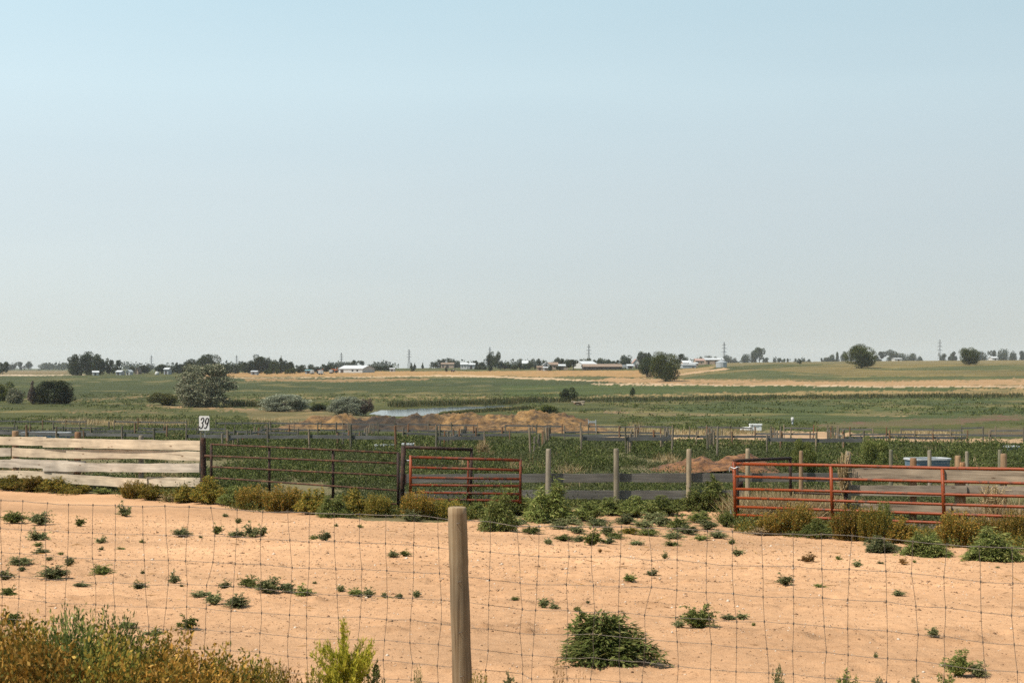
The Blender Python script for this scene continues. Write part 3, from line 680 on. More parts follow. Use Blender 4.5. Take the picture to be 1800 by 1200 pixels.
for u, Y, w, vt, kd, mt, lb in ((478, 6.6, .2, 1150, 'spire', 'kochia_mixed', 'dry flowering weed left of the bright feathery plant'), (508, 6.7, .2, 1158, 'spire', 'weed_dead', 'brown seeded weed close to the left of the bright feathery plant'),
        (548, 6.5, .2, 1168, 'spire', 'kochia_mixed', 'olive weed at the left foot of the bright feathery plant'), (655, 6.7, .2, 1165, 'dome', 'weed_green', 'green weed right of the bright feathery plant'),
        (733, 6.8, .09, 1168, 'spire', 'weed_green', 'single green weed left of the round post at the bottom edge'), (845, 6.7, .2, 1180, 'spire', 'kochia_mixed', 'olive weed right of the round post at the bottom edge'),
        (900, 6.8, .22, 1186, 'dome', 'weed_grey', 'low grey weed at the bottom edge, second right of the round post'), (982, 7.0, .11, 1158, 'twig', 'weed_dead', 'brown dead stalky weed at the bottom edge below the big bushy weed'),
        (1022, 6.8, .08, 1184, 'twig', 'weed_dead', 'short brown dead weed at the bottom edge below the big bushy weed'), (1365, 7.3, .16, 1170, 'dome', 'weed_grey', 'grey green weed at the bottom edge below the scruffy tuft'),
        (1500, 7.3, .26, 1180, 'dome', 'weed_green', 'green weed at the bottom edge under the long red gate'), (1545, 7.2, .14, 1186, 'dome', 'weed_grey', 'grey green weed at the bottom edge beside a green one'),
        (1612, 7.2, .16, 1184, 'dome', 'weed_grey', 'low weed at the bottom edge, left of the last one'), (1662, 7.2, .22, 1178, 'dome', 'weed_green', 'bushy weed at the bottom edge near the right corner')):
    p = at(u, Y); plant('roadside_weed', kd, mt, p, w, (HV-vt)*Y/F-p.z, lb, 'weed', 'weeds at the foot of the wire fence', fine=1)

# mass foliage (uncountable) ------------------------------------------------
def merge(parts):
    V = []; Fq = []; n = 0
    for v, f in parts:
        V.append(v); Fq.append(f+n); n += len(v)
    return np.concatenate(V), np.concatenate(Fq)

def clumps(pts, w, h, nl, leaf, rng, asp=.45):
    """domes of leaves around many ground points, vectorised"""
    n = len(pts)
    a = rng.uniform(0, 6.28, (n, nl)); q = rng.uniform(0, 1, (n, nl))**.5
    el = rng.uniform(0.05, 1, (n, nl))
    r = q*.5*w[:, None]*np.sqrt(1-el*el*.8)
    z = h[:, None]*el*rng.uniform(.55, 1, (n, nl))
    c = np.stack([pts[:, None, 0]+r*np.cos(a), pts[:, None, 1]+r*np.sin(a), pts[:, None, 2]+z], -1).reshape(-1, 3)
    d = np.stack([np.cos(a)*.6, np.sin(a)*.6, np.full_like(a, .45)], -1).reshape(-1, 3)+rng.normal(size=(n*nl, 3))*.5
    L = np.repeat(leaf, nl)*rng.uniform(.6, 1.4, n*nl)
    return leaf_quads(c, d, L, L*asp, rng)

def scatter(n, y0, y1, rng, ulo=-40, uhi=1840):
    Y = np.sqrt(rng.uniform(y0*y0, y1*y1, n)); u = rng.uniform(ulo, uhi, n)
    X = (u-CX)*Y/F
    return X, Y, u

def mass(name, label, cat, parts, mat):
    v, f = merge(parts)
    return tag(link(bpy.data.objects.new(name, np_mesh(name, v, f, M[mat]))), label, cat, kind='stuff')

def pen_mask(X, Y):
    z = zbase(X, Y); u = CX+F*X/Y; v = HV-F*z/Y
    ln = np.interp(u, [p[0] for p in LINE], [p[1] for p in LINE])
    return v < ln-4

def in_pile(X, Y):
    return (np.hypot((X-5.5)/2.3, (Y-40.6)/4.0) < 1)

parts = []; tall = []
for n, y0, y1, wr, hr, nl, lf in ((3600, 27, 36, (.3, .75), (.12, .36), 80, .042), (4600, 36, 50, (.35, .85), (.14, .42), 66, .055), (5200, 50, 72, (.5, 1.1), (.16, .42), 44, .085), (5200, 72, 92, (.5, 1.3), (.12, .32), 34, .11), (2000, 92, 112, (.5, 1.2), (.06, .18), 24, .12)):
    X, Y, u = scatter(n, y0, y1, R)
    dens = fbm(X*.22+9, Y*.22, 3)
    _, cl = cover(X, Y)
    m = pen_mask(X, Y) & (dens > -.28) & ((cl == 0) | (cl == 1)) & (~in_pile(X, Y) | ((Y < 41) & (R.uniform(size=n) < .3)))
    # trodden strip behind the long red gate
    m &= ~((u > 1290) & (u < 1480) & (Y < 31))
    ym = np.interp(u, [0, 600, 1000, 1800], [104, 97, 85, 77]); m &= Y < ym
    X, Y, dens = X[m], Y[m], dens[m]
    k = len(X)
    g = np.clip(1+1.6*dens, .5, 1.9)*np.clip((ym[m]-Y)/22, .25, 1)
    P = np.stack([X, Y, gz(X, Y)-.02], 1)
    parts.append(clumps(P, R.uniform(*wr, k)*g, R.uniform(*hr, k)*g*.75, nl, np.full(k, lf), R))
    q = (fbm(X*.33+40, Y*.33, 3) > .06) & (Y < 90) & (R.uniform(size=k) < .55); q &= (ym[m]-Y) > 14; q &= ~in_pile(X, Y); P = P[q]; k = len(P)
    tall.append(clumps(P, R.uniform(.5, 1.3, k), R.uniform(.3, .75, k)*np.clip(1.3-P[:, 1]/150, .5, 1), int(nl*1.6), np.full(k, lf*1.1), R))
# undergrowth that fills the foot of the fence line
U = []; Yw = []
lu = [-60, 0, 200, 350, 500, 700, 800, 900, 1000, 1150, 1280, 1300, 1500, 1800, 1860]; lv = [860, 862, 873, 888, 902, 912, 915, 905, 905, 903, 908, 938, 950, 972, 978]
n = 1500
uu = R.uniform(-60, 1860, n); vv = np.interp(uu, lu, lv)-R.uniform(0, 1, n)**.8*np.where((uu > 880) & (uu < 1285), 30, 20)
H = [hit(a, b) for a, b in zip(uu, vv)]
X = np.array([h.x for h in H]); Y = np.array([h.y for h in H])
kk = fbm(X*.5, Y*.5+7, 3) > -.25
X, Y, uu = X[kk], Y[kk], uu[kk]; k = len(X); P = np.stack([X, Y, gz(X, Y)-.02], 1)
kw = R.uniform(.18, .6, k); kh = R.uniform(.06, .32, k)
yel = (((uu < 860) | (uu > 1300)) & (R.uniform(size=k) < .55))
for mk, nm, lb, mt in ((~yel, 'green_undergrowth', 'low green weeds filling the foot of the gates and fences', 'weed_green'), (yel, 'dry_undergrowth', 'low yellowing weeds filling the foot of the gates and fences', 'kochia_mixed')):
    mass(nm, lb, 'undergrowth', [clumps(P[mk], kw[mk], kh[mk], 110, np.full(mk.sum(), .04), R, .4)], mt)
mass('pen_weeds', 'green weeds overgrowing the empty pens between the fences', 'weeds', parts, 'pen_grey')
mass('tall_weeds', 'taller dark green weed clumps standing in the empty pens', 'weeds', tall, 'pen_green')

# crops and ground cover in the valley beyond the pens
parts = []
for n, y0, y1, wr, hr, nl, lf in ((5200, 108, 165, (.5, 1.3), (.05, .2), 16, .14), (4200, 165, 300, (.8, 2.2), (.08, .24), 12, .24)):
    X, Y, u = scatter(n, y0, y1, R)
    c, cl = cover(X, Y)
    dens = fbm(X*.08+9, Y*.05, 3)
    v = HV-F*zbase(X, Y)/Y
    m = (cl == 1) & ~inpoly(X, Y, POND_XY) & (dens > -.1) & ~((u > 560) & (u < 1090) & (v > 726)) & ~((u > 640) & (u < 900) & (Y < 240)) & ~((u > 1285) & (u < 1350) & (v > 752))
    X, Y = X[m], Y[m]; k = len(X)
    P = np.stack([X, Y, gz(X, Y)-.04], 1)
    parts.append(clumps(P, R.uniform(*wr, k), R.uniform(*hr, k), nl, np.full(k, lf), R, .6))
mass('crop', 'low green crop and ground cover in the valley fields', 'crop', parts, 'crop')

def blades(X, Y, hlo, hhi, w, nb, spread, rng, lean=.18):
    n = len(X)
    bx = np.repeat(X, nb)+rng.normal(size=n*nb)*spread; by = np.repeat(Y, nb)+rng.normal(size=n*nb)*spread
    z = gz(bx, by)
    c = np.stack([bx, by, z-.02], 1)
    d = np.stack([rng.normal(size=n*nb)*lean, rng.normal(size=n*nb)*lean, np.ones(n*nb)], 1)
    L = rng.uniform(hlo, hhi, n*nb)
    return leaf_quads(c, d, L, w, rng)

def along(pts, n, jit, rng):
    """points of a strip given in frame positions"""
    pts = np.array(pts, float)
    seg = np.r_[0, np.cumsum(np.hypot(*np.diff(pts, axis=0).T))]
    t = rng.uniform(0, seg[-1], n)
    u = np.interp(t, seg, pts[:, 0]); v = np.interp(t, seg, pts[:, 1])+rng.uniform(-jit, jit, n)
    H = [hit(a, b) for a, b in zip(u, v)]
    return np.array([h.x for h in H]), np.array([h.y for h in H])

parts = []
X, Y = along([(690, 714.5), (760, 712.5), (830, 710.5), (900, 708.5), (960, 706)], 240, 1.6, R); parts.append(blades(X, Y, .5, 1.25, .07, 14, .6, R))
X, Y = along([(764, 732), (800, 726.5), (860, 721), (930, 718)], 170, 1.2, R); parts.append(blades(X, Y, .2, .55, .1, 16, .6, R))
X, Y = along([(960, 706), (1060, 705), (1150, 703.5), (1260, 702), (1400, 700), (1560, 698), (1800, 697)], 420, 2.6, R); parts.append(blades(X, Y, .2, 1.0, .09, 16, .9, R, .3))
X, Y = along([(400, 712), (470, 716)], 70, 1, R); parts.append(blades(X, Y, .5, 1.1, .1, 14, .6, R))
mass('reeds', 'dark green reeds and rushes along the pond and its ditch', 'reeds', parts, 'reed')

parts = []
X, Y = along([(90, 744), (160, 746), (230, 746), (330, 747)], 90, 3, R); parts.append(blades(X, Y, .25, .8, .03, 16, .35, R, .35))
X, Y = along([(1075, 759), (1120, 759), (1160, 762), (1230, 763), (1330, 761)], 110, 3, R); parts.append(blades(X, Y, .15, .55, .03, 16, .4, R, .35))
X, Y = along([(1110, 760), (1122, 760)], 10, 2, R); parts.append(blades(X, Y, .5, 1.0, .03, 16, .3, R, .25))
X, Y = along([(1575, 768), (1620, 766), (1672, 768)], 90, 4, R); parts.append(blades(X, Y, .2, .6, .03, 22, .45, R, .6))
X, Y = along([(440, 742), (560, 748)], 60, 6, R); parts.append(blades(X, Y, .15, .5, .03, 14, .5, R, .4))
# straw left behind the long red gate and behind the planks
n = 520
u = R.uniform(1300, 1480, n); Y = R.uniform(28.6, 30.6, n); parts.append(blades((u-CX)*Y/F, Y, .2, .72, .010, 24, .16, R, .9))
n = 60
u = R.uniform(1740, 1800, n); Y = R.uniform(26.2, 26.6, n); parts.append(blades((u-CX)*Y/F, Y, .2, .9, .010, 26, .16, R, .6))
n = 90
u = R.uniform(0, 130, n); Y = R.uniform(36.6, 38.5, n); parts.append(blades((u-CX)*Y/F, Y, .25, .75, .012, 18, .16, R, .6))
n = 50
u = R.uniform(250, 320, n); Y = R.uniform(34, 36, n); parts.append(blades((u-CX)*Y/F, Y, .25, .65, .012, 18, .16, R, .5))
for uu, YY in ((912, 42), (1000, 40), (848, 48), (1175, 46)):
    X = (uu-CX)*YY/F+R.normal(size=8)*.15; Y = YY+R.normal(size=8)*.15; parts.append(blades(X, Y, .2, .5, .012, 26, .12, R, .5))
n = 230
Y = R.uniform(34, 80, n); u = R.uniform(-20, 1820, n); X = (u-CX)*Y/F
kk = pen_mask(X, Y) & (fbm(X*.2+70, Y*.2, 3) > .05); X, Y = X[kk], Y[kk]
X = np.repeat(X, 3)+R.normal(size=3*len(X))*.3; Y = np.repeat(Y, 3)+R.normal(size=len(X))*.3
parts.append(blades(X, Y, .15, .5, .014, 14, .15, R, .45))
mass('dry_grass', 'straw coloured dry grass between fences and along the tracks', 'dry grass', parts, 'straw')

# pebbles and clods on the sand
def gravel():
    n = 30000
    Y = R.uniform(7.2, 27, n)**1.0; u = R.uniform(-60, 1860, n)
    X = (u-CX)*Y/F
    k = n//5
    t = R.integers(0, len(TRACKS), k)
    X[:k] = R.uniform(-.4, .4, k)*Y[:k]
    Y[:k] = np.array(TRACKS)[t] + .35*vn(X[:k]*.13+7*t, X[:k]*0+t*3.3) + R.normal(size=k)*.09
    z = zbase(X, Y); v = HV-F*z/np.maximum(Y, 1)
    ln = np.interp(CX+F*X/Y, [p[0] for p in LINE], [p[1] for p in LINE])
    m = v > ln; X, Y = X[m], Y[m]; n = len(X)
    P = np.stack([X, Y, gz(X, Y)], 1)
    r = R.uniform(.003, .009, n)*np.where(R.uniform(size=n) < .05, 2.1, 1)*np.clip(Y/11, .8, 1.6)
    b = np.array([[1, 0, 0], [0, 1, 0], [-1, 0, 0], [0, -1, 0], [0, 0, .75], [0, 0, -.6]])
    vv = P[:, None]+b[None]*r[:, None, None]*R.uniform(.6, 1.35, (n, 6, 3))
    f = np.array([[0, 1, 4], [1, 2, 4], [2, 3, 4], [3, 0, 4], [1, 0, 5], [2, 1, 5], [3, 2, 5], [0, 3, 5]])
    ff = (f[None]+6*np.arange(n)[:, None, None]).reshape(-1, 3)
    tag(link(bpy.data.objects.new('gravel', np_mesh('gravel', vv.reshape(-1, 3), ff, M['pebble']))), 'small stones and clods scattered over the sand', 'gravel', kind='stuff')
gravel()
def litter():
    n = 900
    Y = R.uniform(7.4, 26, n); u = R.uniform(-40, 1840, n); X = (u-CX)*Y/F
    z = zbase(X, Y); v = HV-F*z/Y
    ln = np.interp(u, [p[0] for p in LINE], [p[1] for p in LINE])
    kk = (v > ln) & ((fbm(X*.8, Y*.8, 3) > .05) | (v < ln+28)); X, Y = X[kk], Y[kk]; n = len(X)
    c = np.stack([X, Y, gz(X, Y)+.006], 1); d = np.stack([R.normal(size=n), R.normal(size=n)*.6, R.normal(size=n)*.12], 1)
    return [leaf_quads(c, d, R.uniform(.03, .16, n)*np.clip(Y/11, .7, 1.6), .006*np.clip(Y/10, .8, 2), R)]
mass('plant_litter', 'dry stalks and leaf litter lying on the sand', 'litter', litter(), 'weed_dead')

# ---------------------------------------------------------------- dirt mounds
def mound_mat(name, stops, scale, bs):
    m, nt, b, N, L = new_mat(name)
    n = noise(nt, scale, 7, None, .72); n2 = noise(nt, scale*.28, 4)
    c = ramp(nt, n, dim(stops, .72))
    c = mul(nt, c, ramp(nt, n2, [(.35, (.7, .62, .55)), (.6, (1.1, 1.08, 1.05))]))
    at_ = N('ShaderNodeAttribute'); at_.attribute_name = 'cover'; c = mul(nt, c, at_.outputs['Color'])
    L(c, b.inputs['Base Color']); b.inputs['Roughness'].default_value = .95
    bump(nt, b, n, .9, bs)
    return m

def mound(name, label, ridge, Yc, depth, mat, ruf, steep=None):
    """ridge: (u, v) skyline of the heap standing at distance Yc"""
    us = np.array([r[0] for r in ridge], float); vs = np.array([r[1] for r in ridge], float)
    nx, ny = 260, 70
    U = np.linspace(us[0], us[-1], nx); t = np.linspace(-1, 1, ny)
    UU, T = np.meshgrid(U, t)
    X = (UU-CX)*Yc/F; Y = Yc+T*depth
    zr = (HV-np.interp(UU, us, vs))*Yc/F
    zb = zbase(X, Y)-.05
    hh = np.maximum(zr-zbase(X, X*0+Yc), 0)
    prof = np.clip(1-np.abs(T+.35*fbm(X*.5, Y*.5, 3)), 0, 1)
    if steep is not None:
        sw = np.clip(np.interp(UU, [s[0] for s in steep], [s[1] for s in steep]), 0, 1)
        sharp = np.where(T < 0, np.clip((1-np.abs(T))*3.2-1.3, 0, 1), prof)
        prof = prof*(1-sw)+sharp*sw
    prof = prof**.85
    Z = zb + hh*prof*(1+ruf*.5*fbm(X*1.3, Y*1.3, 4)) + ruf*.22*fbm(X*2.6+5, Y*2.6, 3)*np.minimum(prof*3, 1)*np.minimum(hh, 1)
    idx = np.arange(nx*ny).reshape(ny, nx)
    Q = np.stack([idx[:-1, :-1], idx[:-1, 1:], idx[1:, 1:], idx[1:, :-1]], -1).reshape(-1, 4)
    me = np_mesh(name, np.stack([X, Y, Z], -1).reshape(-1, 3), Q, mat, True)
    a = me.color_attributes.new('cover', 'FLOAT_COLOR', 'POINT'); cc = np.ones((nx*ny, 4), np.float32)
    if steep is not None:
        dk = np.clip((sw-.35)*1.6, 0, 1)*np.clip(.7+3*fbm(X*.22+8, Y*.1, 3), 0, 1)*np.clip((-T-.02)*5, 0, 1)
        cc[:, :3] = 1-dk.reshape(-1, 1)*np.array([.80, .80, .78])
    a.data.foreach_set('color', cc.ravel())
    return tag(link(bpy.data.objects.new(name, me)), label, 'dirt mound')
mm = mound_mat('mound_soil', [(.36, (.035, .019, .007)), (.46, (.13, .072, .022)), (.56, (.25, .138, .044)), (.74, (.37, .215, .08))], 1.3, .3)
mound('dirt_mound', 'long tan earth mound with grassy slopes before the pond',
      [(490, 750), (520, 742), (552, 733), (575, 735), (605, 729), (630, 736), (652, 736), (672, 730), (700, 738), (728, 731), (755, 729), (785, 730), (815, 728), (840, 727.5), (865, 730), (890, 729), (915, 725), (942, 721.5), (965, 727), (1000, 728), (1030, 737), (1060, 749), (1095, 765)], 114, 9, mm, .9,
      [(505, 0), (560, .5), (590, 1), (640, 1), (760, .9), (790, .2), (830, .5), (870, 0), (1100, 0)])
pm = mound_mat('manure', [(.32, (.03, .016, .008)), (.45, (.13, .058, .022)), (.6, (.27, .125, .045)), (.8, (.38, .20, .09))], 4.5, .08)
mound('dirt_pile', 'reddish brown heap of dug earth behind the grey board fence', [(1135, 827), (1160, 815), (1190, 806), (1212, 800), (1232, 792), (1252, 798), (1275, 796), (1300, 796), (1330, 803), (1350, 812), (1372, 826)], 43, 1.25, pm, 1.0)

# ---------------------------------------------------------------- wire fence by the road
def wire_fence():
    root = empty('wire_fence', at(812, 7.9))
    tag(root, 'woven wire stock fence on a round wooden post along the road', 'fence')
    o = np.array(root.location)
    def plan(u):                         # fence line: farther off at the left
        Y = np.interp(u, [-900, 0, 850, 1800, 2900], [9.5, 8.6, 7.9, 6.75, 5.5]); return (u-CX)*Y/F, Y
    rows = np.cumsum([0, .165, .150, .142, .132, .125, .112, .10, .088, .076])
    cols = []; x = -3.9
    ut = np.linspace(-800, 2800, 1200); px, py = plan(ut)
    s = np.r_[0, np.cumsum(np.hypot(np.diff(px), np.diff(py)))]
    ts = np.arange(.05, s[-1], .1524)
    n = len(ts); m = len(rows)
    ts = ts + R.normal(size=n)*.006
    jx = R.normal(size=(n, m))*.011; jx = np.cumsum(jx, 1)*.75
    jx[R.uniform(size=n) < .12, 1:3] += .03
    G = np.zeros((n, m, 3))
    for i in range(n):
        for k in range(m):
            t = ts[i]+jx[i, k]
            x = np.interp(t, s, px); y = np.interp(t, s, py)
            top = np.interp(x, [-3.2, -.9, -.25, .1, 1.3, 2.4], [-.818, -.838, -.857, -.872, -.855, -.862]) - .006*math.sin(t*5)
            G[i, k] = (x, y+R.normal()*.004, top-rows[k]+R.normal()*.0035)
    G -= o
    mb = MB()
    def sub(P, sag=0):
        out = []
        for a, b in zip(P[:-1], P[1:]):
            out.append(a); out.append((a+b)/2+np.array([0, 0, -sag])+R.normal(size=3)*.0015)
        out.append(P[-1]); return out
    for k in range(m):
        mb.tube(sub(G[:, k], .001), .0019 if k == 0 else .00145, 5)
    mb.build('line_wire', M['wire'], root)
    mb = MB()
    for i in range(n):
        P = sub(G[i]); mb.tube(P, .00135, 5)
        for k in range(m):
            c = G[i, k]; mb.bar(c+np.array([0, 0, -.007]), c+np.array([0, 0, .007]), .0034, 6)
    st = mb.build('stay_wire', M['wire'], root)
    # post: tapered, slightly leaning, ringed by knots
    hgt = (HV-892)*7.75/F
    base = np.array(at(817, 7.75)); top = np.array(((803.5-CX)*7.75/F, 7.75, hgt))
    k = 40; pts = []; rs = []
    for i in range(k):
        t = i/(k-1); q = base*(1-t)+top*t - np.array([0, 0, .25*(1-t)])
        pts.append(q-o); rs.append(.0545-.0035*t + .0016*math.exp(-((t-.55)/.012)**2) + .0028*math.exp(-((t-.80)/.014)**2)+.0012*math.sin(t*23))
    pts.append(pts[-1]+np.array([0, 0, .004])); rs.append(rs[-1]-.006)
    mb = MB(); mb.tube(pts, rs, 28)
    mb.build('post', M['post_near'], root, True)
    mb = MB()
    for k in (0, 2, 4, 6):
        z = hgt-.08-rows[k]*1.0
        c = np.array(((806+k-CX)*7.75/F, 7.69, z))-o
        mb.tube([c+np.array([-.008, .01, 0]), c+np.array([-.008, -.004, 0]), c+np.array([.008, -.004, .004]), c+np.array([.008, .01, .004])], .0022, 5)
    mb.build('staple', M['wire'], root)
wire_fence()

# ---------------------------------------------------------------- planks, posts, gates
def plank(parent, name, a, b, w, th, mat, sag=0.0, endcut=0.0, seed=0):
    """board from a to b (centres), w high and th thick, slightly warped"""
    g = np.random.default_rng(seed+int(abs(a[0])*100))
    a = np.array(a, float); b = np.array(b, float); n = 14
    d = b-a; nrm = np.array([d[1], -d[0], 0]); nrm /= np.linalg.norm(nrm)
    V = []
    e1 = g.normal(size=n)*.004; e2 = g.normal(size=n)*.004; bow = g.normal()*.012
    for i in range(n):
        t = i/(n-1); c = a+d*t; c[2] -= sag*math.sin(math.pi*t)
        c = c+nrm*bow*math.sin(math.pi*t)
        u = np.array([0, 0, w/2+e1[i]]); l = np.array([0, 0, -w/2+e2[i]])
        for p in (l-nrm*0, u): pass
        V += [c+l+nrm*th/2, c+u+nrm*th/2, c+u-nrm*th/2, c+l-nrm*th/2]
    f = []
    for i in range(n-1):
        for j in range(4):
            f.append((4*i+j, 4*i+(j+1) % 4, 4*i+4+(j+1) % 4, 4*i+4+j))
    f += [(3, 2, 1, 0), tuple(4*n-4+j for j in range(4))]
    mb = MB(); mb.add(V, f)
    return mb.build(name, mat, parent)

def wpt(u, v, Y): return np.array(((u-CX)*Y/F, Y, (HV-v)*Y/F))

def round_post(parent, p0, h, r, mat, lean=0.02, seed=0, name='post', sink=.3, n=12):
    g = np.random.default_rng(seed)
    l = g.normal(size=2)*lean
    pts = [np.array(p0)+np.array([l[0]*t*h, l[1]*t*h, t*h]) for t in (-sink/h, 0, .35, .7, .97, 1.0)]
    rr = [r*1.03, r*1.02, r, r*.985, r*.97, r*.86]
    mb = MB(); mb.tube(pts, rr, n)
    return mb.build(name, mat, parent, False)

def plank_fence():
    yl = lambda u: np.interp(u, [-160, 0, 355], [37.3, 35.4, 31.5])
    root = empty('plank_fence', at(180, 33.2)); o = np.array(root.location)
    tag(root, 'pale four board plank fence at left with lapped uneven boards', 'fence')
    nrm = np.array([-.56, -.83, 0])
    def pl(u0, u1, v0, v1, wpx, off=0.0, sag=0.0, seed=0):
        Y0, Y1 = yl(u0), yl(u1)
        plank(root, 'plank', wpt(u0, v0, Y0)-o+nrm*off, wpt(u1, v1, Y1)-o+nrm*off, wpx*(Y0+Y1)/2/F, .04, M['plank_pale'], sag, seed=seed)
    pl(-150, 82, 772, 775.5, 14.5, 0.0, seed=1)
    pl(79, 355, 777.5, 782.5, 16.5, .045, seed=2)
    pl(-150, 20, 793, 794.5, 14, 0, seed=3)
    pl(22, 220, 794, 799, 15.5, .0, .02, seed=4)
    pl(120, 355, 797, 801.5, 15.5, .045, -.02, seed=5)
    pl(-150, 24, 812, 815, 13.5, 0.0, seed=6)
    pl(20, 150, 813.5, 818, 15, .0, seed=7)
    pl(79, 354, 820.5, 822, 15, .045, seed=8)
    pl(-150, 130, 829, 836.5, 13, 0, seed=9)
    pl(95, 262, 839, 849, 16.5, .045, .01, seed=10)
    pl(258, 353, 846, 847, 16, 0, seed=11)
    for i, (u, vt, r, mt) in enumerate(((27, 757, .085, 'post_wood'), (136, 759, .08, 'post_wood'), (248, 765, .06, 'post_wood'), (-90, 755, .08, 'post_wood'))):
        Y = yl(u)+.12; b = np.array(at(u, Y)); h = (HV-vt)*Y/F-b[2]
        round_post(root, b-o, h, r, M[mt], .015, i)
    Y = 31.35; b = np.array(at(358, Y)); h = (HV-769)*Y/F-b[2]
    round_post(root, b-o, h, .062, M['rust_dark'], .01, 9, 'end_post')
plank_fence()

def number_sign():
    Y = 31.9
    b = at(359, Y)
    root = empty('number_sign', b)
    tag(root, 'white sign with black number 39 on thin stakes by the plank fence end', 'sign')
    zc = (HV-743.5)*Y/F-b.z; W, H = 18.2*Y/F, 25.5*Y/F
    mb = MB()
    n = 6; pts = []
    for cx, cz, a0 in ((W/2-.02, H/2-.02, 0), (-W/2+.02, H/2-.02, 90), (-W/2+.02, -H/2+.02, 180), (W/2-.02, -H/2+.02, 270)):
        for i in range(n):
            a = math.radians(a0+90*i/(n-1)); pts.append((cx+.02*math.cos(a), zc+cz+.02*math.sin(a)))
    mb.prism(pts, -.006, .006)
    pl = mb.build('sign_plate', M['white'], root)
    mb = MB(); mb.box((-.085, .026, (zc-.05)/2-.1), (.035, .03, zc+.15)); mb.build('stake', M['post_wood'], root)
    mb = MB(); mb.bar((.012, .02, -.2), (.012, .02, zc), .008, 6); mb.build('stake', M['galv'], root)
    # digits: slanted ribbons
    def stroke(mb, pts, wmin=.013, wmax=.025):
        P = np.array(pts, float); t = np.linspace(0, len(P)-1, 40)
        # smooth Catmull-Rom
        Q = []
        for s in t:
            i = min(int(s), len(P)-2); f = s-i
            p0, p1, p2, p3 = P[max(i-1, 0)], P[i], P[i+1], P[min(i+2, len(P)-1)]
            Q.append(.5*((2*p1)+(-p0+p2)*f+(2*p0-5*p1+4*p2-p3)*f*f+(-p0+3*p1-3*p2+p3)*f**3))
        Q = np.array(Q); T = np.gradient(Q, axis=0); T /= np.linalg.norm(T, axis=1)[:, None]+1e-9
        w = wmin+(wmax-wmin)*np.abs(T[:, 1])
        Nn = np.stack([-T[:, 1], T[:, 0]], 1)
        A = Q+Nn*w[:, None]/2; B = Q-Nn*w[:, None]/2
        v = []; f = []
        for i in range(len(Q)):
            for y in (-.0095, -.0062):
                v += [(A[i][0], y, A[i][1]), (B[i][0], y, B[i][1])]
        for i in range(len(Q)-1):
            k = 4*i
            f += [(k, k+1, k+5, k+4), (k+2, k+6, k+7, k+3), (k, k+4, k+6, k+2), (k+1, k+3, k+7, k+5)]
        mb.add(v, f)
    h = H*.72; w = .075; sl = .2
    def tr(p, x0): return [(x0+(x-.5)*w+(y-.5)*h*sl, zc+(y-.5)*h) for x, y in p]
    three = [(.05, .80), (.22, .97), (.6, 1.0), (.85, .86), (.82, .66), (.5, .54), (.36, .53)]
    three2 = [(.36, .53), (.6, .52), (.9, .38), (.88, .14), (.55, 0), (.2, .03), (.02, .2)]
    nine = [(.9, .62), (.62, .45), (.25, .48), (.08, .68), (.16, .9), (.5, 1.0), (.82, .9), (.92, .66), (.86, .35), (.66, .08), (.35, 0), (.1, .1)]
    for x0, ss in ((-.052, (three, three2)), (.052, (nine,))):
        mb = MB()
        for q in ss: stroke(mb, tr(q, x0))
        mb.build('digit', M['black'], pl)
number_sign()

def brown_gate():
    root = empty('brown_gate', at(536, 29.6)); o = np.array(root.location)
    tag(root, 'long rusty brown pipe gate with five thin bars between planks and hinge post', 'gate')
    P = lambda u, v: wpt(u, v, np.interp(u, [360, 372, 700], [31.3, 31.2, 28.0]))-o
    for vl, vr in ((780.5, 796), (801, 814), (820, 836), (839, 862), (861, 886)):
        mb = MB(); mb.bar(P(371, vl), P(701, vr), .019, 10); mb.build('rail', M['rust'], root, True)
    for u, v0, v1 in ((371.5, 779, 864), (473.5, 784, 871), (585.5, 790, 878), (700, 795, 893)):
        mb = MB(); mb.bar(P(u, v0), P(u, v1), .029, 10); mb.build('upright', M['rust_dark'], root, True)
    mb = MB(); mb.bar(P(360, 801), P(371, 801.5), .03, 8); mb.build('hinge', M['rust'], root)
brown_gate()

def hinge_frame():
    Y = 28.6
    root = empty('swing_gate', at(711, Y)); o = np.array(root.location)
    tag(root, 'dark brown pipe gate with bare top rail behind the small red gate', 'gate')
    P = lambda u, v, y=Y: wpt(u, v, y)-o
    mb = MB(); mb.bar(P(709, 783), P(706, 912), .045, 12); mb.build('hinge_post', M['rust_dark'], root, True)
    mb = MB(); mb.bar(P(712.5, 776), P(712.5, 800), .013, 8); mb.build('hinge_pin', M['rust_dark'], root)
    mb = MB(); mb.bar(P(711, 785.5), P(831, 790, 28.9), .034, 10); mb.build('top_rail', M['rust_dark'], root, True)
    mb = MB(); mb.bar(P(829, 787, 28.9), P(827, 882, 28.9), .03, 10); mb.build('end_post', M['rust_dark'], root, True)
    mb = MB(); mb.box(P(709.5, 842), (.11, .05, .22)); mb.build('latch_box', M['rust_dark'], root)
    mb = MB(); mb.bar(P(704, 808.5), P(721, 809.5), .02, 8); mb.bar(P(704, 816), P(824, 818.5, 28.8), .008, 6); mb.build('strap', M['rust_dark'], root)
hinge_frame()

